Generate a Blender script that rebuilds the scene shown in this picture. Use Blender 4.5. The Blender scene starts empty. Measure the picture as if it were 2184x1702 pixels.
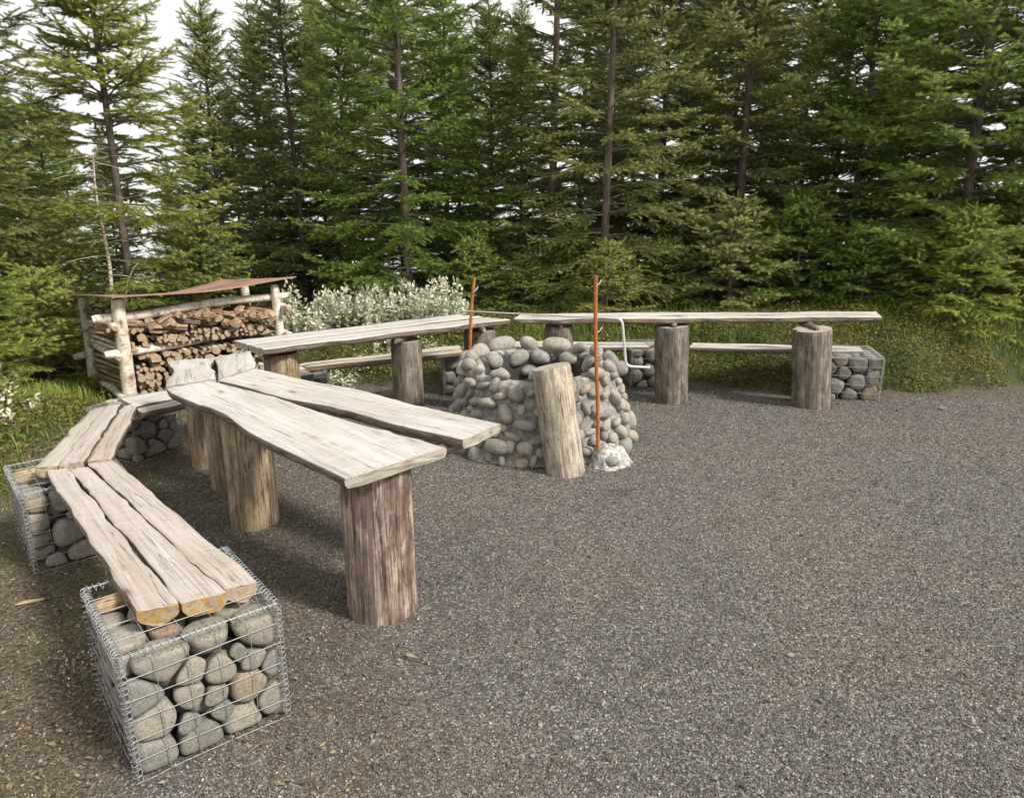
import bpy, math, random
import numpy as np
from mathutils import Vector, Matrix
random.seed(7)
rng = np.random.default_rng(7)
R = math.radians
scene = bpy.context.scene
COL = scene.collection

# ---------------------------------------------------------------- camera geometry
CAMH = 1.8; F = 1600.0; CX, CY, HY = 1092.0, 851.0, 380.0
PITCH = math.atan((CY - HY) / F)
def at(x, y, z=0.0):
    """photo position -> the real point (X, Y) at height z"""
    a = (x - CX) / F; b = -(y - CY) / F
    d = (a, math.cos(PITCH) + b * math.sin(PITCH), -math.sin(PITCH) + b * math.cos(PITCH))
    t = (z - CAMH) / d[2]
    return (d[0] * t, d[1] * t)
def up(x, y, Y):
    a = (x - CX) / F; b = -(y - CY) / F
    d = (a, math.cos(PITCH) + b * math.sin(PITCH), -math.sin(PITCH) + b * math.cos(PITCH))
    t = Y / d[1]
    return (d[0] * t, Y, CAMH + d[2] * t)

# ---------------------------------------------------------------- object helpers
def link(o, parent=None):
    COL.objects.link(o)
    if parent is not None: o.parent = parent
    return o
def tag(o, label=None, cat=None, group=None, kind=None):
    if label: o['label'] = label
    if cat: o['category'] = cat
    if group: o['group'] = group
    if kind: o['kind'] = kind
    return o
def empty(name, loc=(0, 0, 0), rz=0.0):
    o = bpy.data.objects.new(name, None); o.empty_display_size = 0.1
    o.location = loc; o.rotation_euler = (0, 0, rz)
    return link(o)
def np_mesh(name, V, Fs, mats=(), smooth=True, uv=None, attrs=None, mat_idx=None):
    """V (n,3); Fs: (m,k) int array or list of such arrays with different k"""
    if not isinstance(Fs, list): Fs = [Fs]
    Fs = [np.asarray(f, dtype=np.int32) for f in Fs if len(f)]
    me = bpy.data.meshes.new(name)
    V = np.asarray(V, dtype=np.float32)
    me.vertices.add(len(V)); me.vertices.foreach_set('co', V.ravel())
    loops = np.concatenate([f.ravel() for f in Fs])
    tot = np.concatenate([np.full(len(f), f.shape[1], dtype=np.int32) for f in Fs])
    start = np.concatenate([[0], np.cumsum(tot)[:-1]]).astype(np.int32)
    me.loops.add(len(loops)); me.loops.foreach_set('vertex_index', loops)
    me.polygons.add(len(tot)); me.polygons.foreach_set('loop_start', start)
    me.polygons.foreach_set('loop_total', tot)
    if mat_idx is not None: me.polygons.foreach_set('material_index', np.asarray(mat_idx, dtype=np.int32))
    me.update(calc_edges=True)
    if isinstance(smooth, np.ndarray): me.polygons.foreach_set('use_smooth', smooth.astype(bool))
    else: me.polygons.foreach_set('use_smooth', np.full(len(tot), smooth))
    if uv is not None:
        l = me.uv_layers.new(name='UVMap'); l.data.foreach_set('uv', np.asarray(uv, dtype=np.float32)[loops].ravel())
    if attrs:
        for k, a in attrs.items():
            at_ = me.attributes.new(k, 'FLOAT', 'POINT'); at_.data.foreach_set('value', np.asarray(a, dtype=np.float32))
    for m in mats: me.materials.append(m)
    me.validate()
    return me
def ob(name, me, parent=None, loc=None):
    o = bpy.data.objects.new(name, me)
    if loc is not None: o.location = loc
    return link(o, parent)
def wave1(seed, n=5, f0=1.0, f1=8.0):
    r = np.random.default_rng(seed)
    fr = r.uniform(f0, f1, n); ph = r.uniform(0, 6.28, n); am = 1 / np.sqrt(fr); am /= am.sum()
    return lambda t: sum(a * np.sin(f * np.asarray(t) + p) for a, f, p in zip(am, fr, ph))
def wave3(seed, n=7, f0=4.0, f1=14.0):
    r = np.random.default_rng(seed)
    K = r.normal(size=(n, 3)); K /= np.linalg.norm(K, axis=1)[:, None]
    K *= r.uniform(f0, f1, n)[:, None]; ph = r.uniform(0, 6.28, n)
    return lambda P: np.sin(P @ K.T + ph).sum(axis=1) / n

# ---------------------------------------------------------------- terrain height
def sstep(a, b, x):
    t = np.clip((np.asarray(x, float) - a) / (b - a), 0, 1); return t * t * (3 - 2 * t)
_tn = [wave3(s, 6, 0.5, 1.8) for s in (1, 2, 3)]; _tf = wave3(4, 8, 3, 9)
def bank_edge(x):
    """distance at which the gravel ends and the bank of grass begins"""
    x = np.asarray(x, float)
    return 6.62 + 0.10 * np.sin(1.7 * x) + 0.06 * np.sin(4.1 * x + 1) + 0.05 * np.sin(9 * x + 2) + np.where(x < 1.2, 0.45, 0.45 * sstep(2.6, 1.2, x)) 
def gz(x, y):
    x = np.asarray(x, float); y = np.asarray(y, float)
    P = np.stack(np.broadcast_arrays(x, y, 0 * x), -1).reshape(-1, 3)
    n = _tn[0](P).reshape(x.shape); nf = _tf(P).reshape(x.shape)
    z = -0.05 * np.clip(y - 4.8, 0, 2.2) * (1 + 0.25 * np.clip(0.5 - x, -1, 2))
    e = bank_edge(x)
    hb = 0.30 + 0.06 * sstep(0, 4, x) - 0.10 * sstep(-1.5, -3.5, x)
    z = z + 0.10 * sstep(e, e + .16, y) + (hb - 0.01) * sstep(e + .05, e + 1.0, y) 
    left = sstep(-2.9, -4.2, x + 0.15 * np.sin(y * 2)) * sstep(2.5, 4.5, y) * sstep(8, 6, y)
    z = z + 0.10 * left
    rough = np.clip(sstep(e - .1, e + .5, y) + left, 0, 1)
    z = z + n * (0.006 + 0.07 * rough) + nf * (0.003 + 0.025 * rough)
    z = z - np.clip(y - 12.5, 0, 60) * 0.21 - np.clip(y-72,0,1e9)*0.02
    return z
def g1(x, y): return float(gz(np.array([x]), np.array([y]))[0])

# ---------------------------------------------------------------- node helpers
class NT:
    def __init__(s, name):
        s.m = bpy.data.materials.new(name); s.m.use_nodes = True
        s.t = s.m.node_tree; s.t.nodes.clear()
        s.out = s.t.nodes.new('ShaderNodeOutputMaterial')
        s.b = s.n('BsdfPrincipled', Roughness=0.85)
        s.t.links.new(s.b.outputs[0], s.out.inputs[0])
    def n(s, typ, _props=None, **inp):
        nd = s.t.nodes.new('ShaderNode' + typ)
        for k, v in (_props or {}).items(): setattr(nd, k, v)
        for k, v in inp.items():
            s.set(nd, k.replace('_', ' '), v)
        return nd
    def set(s, nd, key, v):
        if key.startswith('i') and key[1:].isdigit(): sock = nd.inputs[int(key[1:])]
        else: sock = nd.inputs[key]
        if isinstance(v, bpy.types.NodeSocket): s.t.links.new(v, sock)
        elif isinstance(v, bpy.types.Node): s.t.links.new(v.outputs[0], sock)
        else: sock.default_value = v
    def noise(s, vec, scale, detail=4, w=None, rough=0.55, dist=0.0):
        nd = s.n('TexNoise', {'noise_dimensions': '4D' if w is not None else '3D'}, Vector=vec, Scale=scale, Detail=detail, Roughness=rough, Distortion=dist)
        if w is not None: s.set(nd, 'W', w)
        return nd.outputs[0]
    def ramp(s, fac, stops, interp='LINEAR'):
        nd = s.n('ValToRGB', i0=fac); cr = nd.color_ramp; cr.interpolation = interp
        while len(cr.elements) < len(stops): cr.elements.new(0.5)
        for e, (p, c) in zip(cr.elements, stops):
            e.position = p; e.color = (c, c, c, 1) if isinstance(c, (int, float)) else (*c, 1)
        return nd.outputs[0]
    def mix(s, fac, a, b, mode='MIX'):
        nd = s.t.nodes.new('ShaderNodeMix'); nd.data_type = 'RGBA'; nd.blend_type = mode
        for i, v in ((0, fac), (6, a), (7, b)):
            if isinstance(v, tuple): v = (*v, 1)
            if isinstance(v, bpy.types.NodeSocket): s.t.links.new(v, nd.inputs[i])
            else: nd.inputs[i].default_value = v
        return nd.outputs[2]
    def math(s, op, a, b=0.0, c=None):
        nd = s.n('Math', {'operation': op}, i0=a, i1=b)
        if c is not None: s.set(nd, 'i2', c)
        return nd.outputs[0]
    def scale(s, vec, v, loc=(0,0,0)):
        return s.n('Mapping', Vector=vec, Scale=v, Location=loc).outputs[0]
    def bump(s, h, strength=0.5, dist=0.01, normal=None):
        nd = s.n('Bump', Height=h, Strength=strength, Distance=dist)
        if normal is not None: s.set(nd, 'Normal', normal)
        return nd.outputs[0]
    def fin(s, color=None, normal=None, rough=None):
        if color is not None: s.set(s.b, 'Base Color', color if not isinstance(color, tuple) else (*color, 1))
        if normal is not None: s.set(s.b, 'Normal', normal)
        if rough is not None: s.set(s.b, 'Roughness', rough)
        return s.m
    def uv(s): return s.n('TexCoord').outputs['UV']
    def obj(s): return s.n('TexCoord').outputs['Object']
    def rnd(s): return s.n('ObjectInfo').outputs['Random']
    def att(s, name): return s.n('Attribute', {'attribute_name': name}).outputs['Fac']

def mat_wood(name, light, mid, dark, crack=1.0, knots=True, lichen=0.0, warm=(0.36, 0.25, 0.16), stain=0.35, streak=1.0):
    """weathered timber; UV x runs across the grain in metres, y along it"""
    t = NT(name); uv = t.uv(); w = t.math('MULTIPLY', t.rnd(), 40.0)
    warp = t.noise(t.scale(uv, (3, 1.6, 1)), 1.0, 2, w)
    wv = t.n('VectorMath', {'operation': 'SCALE'}, i0=t.n('CombineXYZ', X=warp).outputs[0], Scale=0.03).outputs[0]
    uw = t.n('VectorMath', {'operation': 'ADD'}, i0=uv, i1=wv).outputs[0]
    fine = t.noise(t.scale(uw, (140, 7, 1)), 1.0, 5, w)
    mid_n = t.noise(t.scale(uw, (34, 2.2, 1) if streak < 1 else (62, 2.6, 1)), 1.0, 5, w)
    big = t.noise(t.scale(uv, (5, 1.3, 1)), 1.0, 4, w)
    c = t.ramp(mid_n, [(0.38, mid), (0.5, tuple(0.5*(a+b) for a, b in zip(mid, light))), (0.63, light)])
    c = t.mix(t.ramp(fine, [(0.36, 0.75 * min(streak, .7)), (0.52, 0.0)]), c, dark)
    c = t.mix(t.math('MULTIPLY', t.ramp(big, [(0.46, 0.0), (0.60, 1.0)]), stain), c, warm)
    blot = t.noise(uv, 45.0, 5, w)
    c = t.mix(t.ramp(blot, [(0.58, 0.0), (0.68, 0.5)]), c, dark)
    saw = 0.0 if streak >= 1 else t.noise(t.scale(uv, (5, 60, 1)), 1.0, 3, w, 0.6, 0.4)
    if streak < 1: c = t.mix(t.ramp(saw, [(0.55, 0.0), (0.62, 0.16)]), c, tuple(min(1, v * 1.25) for v in light))
    cr = t.noise(t.scale(uw, (60, 1.1, 1)), 1.0, 2, w)
    crm = t.ramp(cr, [(0.485, 0.0), (0.50, 1.0), (0.515, 0.0)])
    gate = t.ramp(t.noise(t.scale(uw, (14, 1.5, 1)), 1.0, 1, w), [(0.46, 0.0), (0.55, 1.0)])
    crm = t.math('MULTIPLY', t.math('MULTIPLY', crm, gate), crack)
    c = t.mix(t.math('MULTIPLY', crm, 0.85), c, (0.035, 0.026, 0.02))
    if streak >= 1:      # long drying checks and darker weathered patches
        ck = t.noise(t.scale(uw, (22, 0.9, 1)), 1.0, 3, t.math('ADD', w, 5.0))
        ckm = t.ramp(ck, [(0.492, 0.0), (0.50, 1.0), (0.508, 0.0)])
        c = t.mix(t.math('MULTIPLY', ckm, 0.9), c, (0.02, 0.015, 0.012)); crm = t.math('MAXIMUM', crm, ckm)
        pt = t.noise(t.scale(uv, (16, 7, 1)), 1.0, 6, w, 0.7)
        c = t.mix(t.ramp(pt, [(0.50, 0.0), (0.58, 0.55)]), c, dark)
        c = t.mix(t.ramp(pt, [(0.38, 0.6), (0.46, 0.0)]), c, tuple(min(1, v * 1.3) for v in light))
    h = t.math('SUBTRACT', t.math('ADD', t.math('MULTIPLY', fine, 0.5), t.math('MULTIPLY', mid_n, 0.6)), crm)
    if knots:
        vo = t.n('TexVoronoi', {'voronoi_dimensions': '3D', 'feature': 'F1'}, Vector=t.n('VectorMath', {'operation': 'ADD'}, i0=t.scale(uv, (6.5, 2.6, 1)), i1=t.n('CombineXYZ', Z=t.math('MULTIPLY', w, 0.0), X=w, Y=w).outputs[0]).outputs[0], Scale=1.0)
        kn = t.ramp(vo.outputs['Distance'], [(0.035, 1.0), (0.06, 0.6), (0.10, 0.25), (0.17, 0.0)])
        c = t.mix(t.math('MULTIPLY', kn, 0.8), c, (0.10, 0.065, 0.04))
    if lichen > 0:
        ln = t.noise(uv, 26.0, 5, w)
        c = t.mix(t.ramp(ln, [(0.50, 0.0), (0.56, lichen)]), c, (0.32, 0.2, 0.04))
    return t.fin(c, t.bump(h, 0.55 if streak < 1 else 0.9, 0.004 if streak < 1 else .007), 0.82)
def mat_end(name, light, dark, lichen=0.0):
    """sawn end: UV is centred on the pith"""
    t = NT(name); uv = t.uv(); w = t.math('MULTIPLY', t.rnd(), 40.0)
    ln = t.n('VectorMath', {'operation': 'LENGTH'}, i0=uv).outputs['Value']
    nz = t.noise(uv, 30.0, 3, w)
    ring = t.math('SINE', t.math('ADD', t.math('MULTIPLY', ln, 1500.0), t.math('MULTIPLY', nz, 14.0)))
    c = t.mix(t.ramp(ring, [(0.0, 0.0), (1.0, 0.5)]), light, dark)
    c = t.mix(t.ramp(t.noise(uv, 60.0, 4, w), [(0.48, 0.0), (0.7, 0.7)]), c, tuple(x*0.5 for x in dark))
    if lichen > 0:
        c = t.mix(t.ramp(t.noise(uv, 38.0, 5, w), [(0.50, 0.0), (0.57, lichen)]), c, (0.40, 0.22, 0.025))
        c = t.mix(t.ramp(t.noise(t.scale(uv, (1,1,1), (3,5,0)), 55.0, 4, w), [(0.54, 0.0), (0.6, 0.7)]), c, (0.30, 0.29, 0.22))
    return t.fin(c, t.bump(t.noise(uv, 180.0, 4, w), 0.5, 0.003), 0.9)
def mat_stone(name, base_shift=0.0, chalk=0.0):
    t = NT(name); p = t.obj(); r = t.rnd(); isl = t.n('NewGeometry').outputs['Random Per Island']
    rr = t.math('FRACT', t.math('ADD', t.math('MULTIPLY', r, 7.13), isl))
    w = t.math('MULTIPLY', rr, 30.0)
    k = 1.0 + base_shift
    cols = [(0.0, (0.165, 0.16, 0.145)), (0.16, (0.25, 0.235, 0.20)), (0.34, (0.20, 0.20, 0.19)), (0.5, (0.31, 0.285, 0.235)),
            (0.64, (0.22, 0.215, 0.195)), (0.8, (0.27, 0.245, 0.20)), (0.93, (0.29, 0.235, 0.17)), (0.975, (0.33, 0.235, 0.175))]
    c = t.ramp(rr, [(a, tuple(min(1, v * k) for v in b)) for a, b in cols], 'CONSTANT')
    n1 = t.noise(p, 9.0, 5, w); n2 = t.noise(p, 130.0, 4, w); n3 = t.noise(p, 38.0, 5, w)
    c = t.mix(t.ramp(n1, [(0.35, 0.0), (0.7, 0.55)]), c, t.mix(0.5, c, (0.40, 0.36, 0.28)))
    c = t.mix(t.ramp(n3, [(0.52, 0.0), (0.75, 0.5)]), c, (0.09, 0.085, 0.075))
    c = t.mix(t.ramp(n2, [(0.35, 0.45), (0.5, 0.0)]), c, (0.07, 0.068, 0.06))
    c = t.mix(t.ramp(n2, [(0.58, 0.0), (0.70, 0.5)]), c, (0.46, 0.44, 0.38))
    pits = t.n('TexVoronoi', {'voronoi_dimensions': '4D'}, Vector=p, Scale=42.0, W=w).outputs['Distance']
    pm = t.ramp(pits, [(0.10, 1.0), (0.17, 0.0)])
    c = t.mix(t.math('MULTIPLY', pm, 0.6), c, (0.03, 0.03, 0.027))
    if chalk > 0:
        c = t.mix(t.ramp(t.noise(p, 22.0, 5, w), [(0.52, 0.0), (0.60, chalk)]), c, (0.42, 0.40, 0.37))
    h = t.math('SUBTRACT', t.math('ADD', n3, t.math('MULTIPLY', n2, 0.4)), pm)
    return t.fin(c, t.bump(h, 0.6, 0.006), 0.88)
def mat_plain(name, col, rough=0.6, metal=0.0, var=0.0, bscale=60, bstr=0.2):
    t = NT(name); c = (*col, 1)
    if var > 0:
        n = t.noise(t.obj(), bscale, 4)
        c = t.mix(t.ramp(n, [(0.35, 0.0), (0.65, 1.0)]), tuple(v * (1 - var) for v in col), tuple(min(1, v * (1 + var)) for v in col))
        t.fin(None, t.bump(n, bstr, 0.003))
    t.b.inputs['Metallic'].default_value = metal
    return t.fin(c if not isinstance(c, tuple) else None, None, rough) if var > 0 else (t.fin(col, None, rough))

M = {}
M['table'] = mat_wood('weathered_table_wood', (0.54, 0.515, 0.485), (0.43, 0.405, 0.375), (0.21, 0.19, 0.17), crack=1.0, warm=(0.32, 0.285, 0.25), stain=0.45, streak=0.40)
M['bench'] = mat_wood('weathered_bench_wood', (0.49, 0.445, 0.405), (0.38, 0.335, 0.30), (0.21, 0.17, 0.14), crack=0.8, warm=(0.33, 0.245, 0.185), stain=0.4, streak=0.35)
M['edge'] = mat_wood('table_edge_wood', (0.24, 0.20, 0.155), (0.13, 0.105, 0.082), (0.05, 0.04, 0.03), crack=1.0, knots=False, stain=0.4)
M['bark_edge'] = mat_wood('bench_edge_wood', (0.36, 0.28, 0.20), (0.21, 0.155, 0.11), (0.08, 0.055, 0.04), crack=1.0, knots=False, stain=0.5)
M['post_tan'] = mat_wood('tan_log_wood', (0.44, 0.34, 0.23), (0.29, 0.215, 0.14), (0.12, 0.085, 0.055), crack=1.0, warm=(0.40, 0.27, 0.13), stain=0.5)
M['post_grey'] = mat_wood('grey_log_wood', (0.30, 0.255, 0.205), (0.16, 0.133, 0.105), (0.05, 0.040, 0.032), crack=1.0, warm=(0.20, 0.15, 0.11), stain=0.5)
M['post_red'] = mat_wood('reddish_log_wood', (0.47, 0.37, 0.30), (0.17, 0.115, 0.09), (0.055, 0.033, 0.027), crack=1.0, warm=(0.125, 0.075, 0.06), stain=0.75)
M['post_pale'] = mat_wood('pale_log_wood', (0.56, 0.50, 0.41), (0.39, 0.335, 0.26), (0.17, 0.135, 0.10), crack=1.0, warm=(0.36, 0.25, 0.15), stain=0.25)
M['end'] = mat_end('sawn_log_end', (0.42, 0.33, 0.235), (0.24, 0.165, 0.105))
M['end_grey'] = mat_end('weathered_log_end', (0.40, 0.36, 0.30), (0.22, 0.185, 0.145))
M['end_lichen'] = mat_end('lichened_log_end', (0.36, 0.27, 0.17), (0.17, 0.12, 0.075), lichen=0.9)
M['end_pale'] = mat_end('fresh_log_end', (0.45, 0.33, 0.22), (0.23, 0.145, 0.09))
M['split'] = mat_wood('split_firewood', (0.50, 0.36, 0.24), (0.33, 0.21, 0.13), (0.16, 0.095, 0.055), crack=0.6, knots=False, stain=0.3)
M['stone'] = mat_stone('rounded_stone', -0.12)
M['stone_pit'] = mat_stone('fire_pit_stone', 0.12, chalk=0.4)
M['wire'] = mat_plain('galvanised_wire', (0.40, 0.41, 0.415), 0.5, 0.6)
M['rust'] = mat_plain('rusty_steel', (0.36, 0.125, 0.04), 0.8, 0.0, 0.35, 70, 0.5)
M['steel'] = mat_plain('pale_painted_steel', (0.62, 0.66, 0.68), 0.35, 0.3)
M['white'] = mat_plain('white_glaze', (0.75, 0.76, 0.74), 0.3)
M['roof'] = mat_plain('rusty_brown_sheet', (0.33, 0.20, 0.15), 0.62, 0.1, 0.30, 3.5, 0.15)
M['twig'] = mat_plain('dry_twig', (0.24, 0.175, 0.12), 0.9, 0, 0.3)

def mat_birch():
    t = NT('birch_bark'); uv = t.uv(); w = t.math('MULTIPLY', t.rnd(), 40.0)
    a = t.noise(t.scale(uv, (14, 90, 1)), 1.0, 4, w); b = t.noise(t.scale(uv, (12, 10, 1)), 1.0, 5, w)
    c = t.ramp(b, [(0.34, (0.20, 0.125, 0.09)), (0.44, (0.52, 0.43, 0.34)), (0.56, (0.74, 0.68, 0.58))])
    c = t.mix(t.ramp(a, [(0.56, 0.0), (0.64, 0.8)]), c, (0.16, 0.10, 0.075))
    vo = t.n('TexVoronoi', {'voronoi_dimensions': '4D'}, Vector=t.scale(uv, (9, 7, 1)), Scale=1.0, W=w).outputs['Distance']
    c = t.mix(t.ramp(vo, [(0.10, 0.9), (0.2, 0.0)]), c, (0.04, 0.03, 0.025))
    return t.fin(c, t.bump(t.math('ADD', a, b), 0.5, 0.004), 0.8)
M['birch'] = mat_birch()
def mat_trunk():
    t = NT('spruce_bark'); p = t.obj(); w = t.math('MULTIPLY', t.rnd(), 40.0)
    a = t.noise(t.scale(p, (30, 30, 9)), 1.0, 5, w); b = t.noise(p, 2.5, 4, w)
    c = t.ramp(a, [(0.3, (0.05, 0.038, 0.028)), (0.55, (0.125, 0.10, 0.08)), (0.75, (0.21, 0.18, 0.15))])
    c = t.mix(t.ramp(b, [(0.5, 0.0), (0.7, 0.5)]), c, (0.20, 0.175, 0.14))
    return t.fin(c, t.bump(a, 0.8, 0.01), 0.92)
M['trunk'] = mat_trunk()
def mat_needles(name, old, new):
    t = NT(name); tip = t.att('tip'); var = t.att('var'); r = t.rnd()
    c = t.mix(tip, old, new)  # new: fresh growth colour, brightened to paint sunlight on the shoot ends
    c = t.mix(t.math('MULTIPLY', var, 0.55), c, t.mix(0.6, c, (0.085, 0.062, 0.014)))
    hs = t.n('HueSaturation', Hue=t.math('ADD', 0.480, t.math('MULTIPLY', r, 0.045)), Saturation=t.math('ADD', 0.85, t.math('MULTIPLY', r, 0.2)),
             Value=t.math('ADD', t.math('MULTIPLY', t.math('FRACT', t.math('MULTIPLY', r, 17.3)), 0.35), t.math('ADD', 0.85, t.math('MULTIPLY', var, 0.5))), Color=c)
    t.fin(hs.outputs[0], None, 0.62)
    tr = t.n('BsdfTranslucent', Color=hs.outputs[0]); mx = t.n('MixShader', i0=0.34)
    t.t.links.new(t.b.outputs[0], mx.inputs[1]); t.t.links.new(tr.outputs[0], mx.inputs[2]); t.t.links.new(mx.outputs[0], t.out.inputs[0])
    return t.m
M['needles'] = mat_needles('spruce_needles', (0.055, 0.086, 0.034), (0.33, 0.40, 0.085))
M['needles_y'] = mat_needles('fresh_spruce_needles', (0.12, 0.155, 0.035), (0.42, 0.46, 0.09))  # yellow-green of fresh growth, with sunlit brightness put into the colour
def mat_leaf(name, a, b, c3=None, trans=0.3, rough=0.6):
    t = NT(name); v = t.att('var')
    c = t.ramp(v, [(0.0, a), (1.0, b)] if c3 is None else [(0.0, a), (0.6, b), (1.0, c3)])
    t.fin(c, None, rough); tr = t.n('BsdfTranslucent', Color=c); mx = t.n('MixShader', i0=trans)
    t.t.links.new(t.b.outputs[0], mx.inputs[1]); t.t.links.new(tr.outputs[0], mx.inputs[2]); t.t.links.new(mx.outputs[0], t.out.inputs[0])
    return t.m
M['grass'] = mat_leaf('grass_blades', (0.10, 0.155, 0.025), (0.26, 0.34, 0.055), (0.44, 0.40, 0.13))
M['cover'] = mat_leaf('heath_leaves', (0.06, 0.08, 0.018), (0.20, 0.19, 0.035), (0.27, 0.16, 0.05))
M['willow'] = mat_leaf('silver_willow_leaves', (0.22, 0.26, 0.14), (0.55, 0.57, 0.43), (0.74, 0.73, 0.60), 0.2)
M['cream'] = mat_leaf('cream_petals', (0.45, 0.45, 0.30), (0.72, 0.68, 0.52), (0.8, 0.78, 0.68), 0.25)
M['pinkw'] = mat_leaf('pink_white_petals', (0.42, 0.2, 0.17), (0.72, 0.62, 0.58), (0.8, 0.75, 0.72), 0.2)
M['litter'] = mat_leaf('dry_litter', (0.08, 0.058, 0.036), (0.18, 0.13, 0.08), (0.36, 0.28, 0.19), 0.1, 0.85)
M['chips'] = mat_leaf('gravel_chips', (0.035, 0.034, 0.032), (0.145, 0.138, 0.128), (0.52, 0.50, 0.455), 0.0, 0.8)

# ---------------------------------------------------------------- ground
def masks(X, Y):
    P = np.stack([X, Y, 0 * X], -1).reshape(-1, 3)
    n = (_tn[1](P * 1.6) * 0.5 + _tf(P * 1.2) * 0.5).reshape(X.shape)
    e = bank_edge(X)
    grass = sstep(-0.04, 0.08, (Y - e) + n * 0.22)
    under = sstep(7.9, 8.6, Y + n * .5)
    lx = X + 0.33 * (Y - 1.9)                      # line down the left edge of the gravel
    soil = sstep(0.12, -0.25, (X + 1.15 + 0.32 * (Y - 1.9)) + n * 0.45)
    soil = np.maximum(soil, 0.55 * sstep(0.7, 0.1, np.abs(X + 0.75 + 0.42 * (Y - 2.4)) + n * .6) * sstep(5.6, 4.6, Y))
    soil = np.maximum(soil, 0.75 * sstep(-0.42, -0.15, (Y - e) + n * 0.3))
    lg = sstep(0.15, -0.45, (X + 2.75 + 0.30 * (Y - 3.6)) + n * 0.5) * sstep(3.0, 3.9, Y + n * .4)
    grass = np.maximum(grass, lg)
    moss = sstep(0.40, 0.65, n + 0.5) * sstep(-0.9, -1.7, X + 0.3 * (Y - 1.9))
    lg = lg * (1 - sstep(6.3, 7.0, Y)); grass = np.maximum(grass * (1 - .9 * under), lg); soil = np.maximum(soil, under)
    return np.clip(soil, 0, 1), np.clip(grass, 0, 1), np.clip(moss, 0, 1)
def axis(lo, hi, step, far, k=1.16):
    a = list(np.arange(lo, hi + 1e-6, step)); s = step
    while a[-1] < far: s *= k; a.append(a[-1] + s)
    s = step; b = [lo]
    while b[-1] > -far: s *= k; b.append(b[-1] - s)
    return np.array(b[::-1][:-1] + a)
def build_ground():
    xs = axis(-6, 6.5, 0.045, 900); ys = axis(-0.5, 10.0, 0.045, 900)
    ys = ys[ys > -60]
    X, Y = np.meshgrid(xs, ys); Z = gz(X, Y)
    s, gm, m = masks(X, Y)
    V = np.stack([X, Y, Z], -1).reshape(-1, 3); nx, ny = len(xs), len(ys)
    i = np.arange((ny - 1) * (nx - 1)); r = i // (nx - 1); c = i % (nx - 1); a = r * nx + c
    Fq = np.stack([a, a + 1, a + 1 + nx, a + nx], -1)
    t = NT('gravel_and_soil'); p = t.obj()
    soil, grs, mos = t.att('soil'), t.att('grassy'), t.att('moss')
    # gravel: three sizes of chips
    v1 = t.n('TexVoronoi', {'voronoi_dimensions': '3D'}, Vector=p, Scale=115.0)
    v2 = t.n('TexVoronoi', {'voronoi_dimensions': '3D'}, Vector=p, Scale=240.0)
    big = t.noise(p, 0.9, 4); med = t.noise(p, 5.0, 4)
    r1 = t.n('SeparateColor', Color=v1.outputs['Color']).outputs[0]
    r2 = t.n('SeparateColor', Color=v2.outputs['Color']).outputs[1]
    tint = t.n('SeparateColor', Color=v1.outputs['Color']).outputs[2]
    g = t.ramp(r1, [(0.0, 0.018), (0.30, 0.052), (0.6, 0.12), (0.88, 0.22), (1.0, 0.55)])
    g2 = t.ramp(r2, [(0.0, 0.03), (0.55, 0.14), (1.0, 0.48)])
    g = t.mix(0.4, g, g2)
    gc = t.mix(1.0, g, t.mix(t.ramp(tint, [(0.75, 0.0), (0.95, 1.0)]), (1.0, 0.95, 0.87), (1.2, 0.90, 0.68)), 'MULTIPLY')
    gc = t.mix(t.ramp(big, [(0.46, 0.0), (0.62, 0.35)]), gc, t.mix(1.0, gc, (1.35, 1.18, 0.95), 'MULTIPLY'))
    gc = t.mix(t.ramp(med, [(0.48, 0.0), (0.62, 0.45)]), gc, t.mix(1.0, gc, (0.68, 0.66, 0.66), 'MULTIPLY'))
    # soil
    sn = t.noise(p, 60.0, 6); sn2 = t.noise(p, 7.0, 5)
    sc = t.ramp(sn, [(0.36, (0.03, 0.023, 0.014)), (0.5, (0.098, 0.073, 0.045)), (0.60, (0.18, 0.135, 0.085)), (0.70, (0.34, 0.27, 0.18))])
    sc = t.mix(t.ramp(sn2, [(0.5, 0.0), (0.68, 0.5)]), sc, (0.13, 0.10, 0.045))
    keep = t.ramp(r1, [(0.55, 0.0), (0.60, 1.0)])
    sm = t.math('MULTIPLY', soil, t.math('SUBTRACT', 1.0, t.math('MULTIPLY', keep, t.math('SUBTRACT', 0.75, t.math('MULTIPLY', soil, 0.5)))))
    c = t.mix(sm, gc, sc)
    mc = t.ramp(t.noise(p, 90.0, 4), [(0.35, (0.035, 0.05, 0.012)), (0.65, (0.13, 0.15, 0.04))])
    c = t.mix(t.math('MULTIPLY', mos, t.ramp(t.noise(p, 14.0, 4), [(0.42, 0.0), (0.58, 0.75)])), c, mc)
    gcol = t.ramp(t.noise(p, 16.0, 5), [(0.35, (0.03, 0.045, 0.012)), (0.55, (0.075, 0.085, 0.022)), (0.7, (0.13, 0.09, 0.04))])
    c = t.mix(grs, c, gcol)
    h = t.math('ADD', t.math('MULTIPLY', v1.outputs['Distance'], -1.0), t.math('MULTIPLY', v2.outputs['Distance'], -0.6))
    h = t.math('ADD', h, t.math('MULTIPLY', sn, 0.5))
    mat = t.fin(c, t.bump(h, 1.0, 0.009), 0.9)
    me = np_mesh('ground', V, Fq, [mat], True, attrs={'soil': s.ravel(), 'grassy': gm.ravel(), 'moss': m.ravel()})
    o = ob('ground', me); o['kind'] = 'structure'; return o
build_ground()

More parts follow.
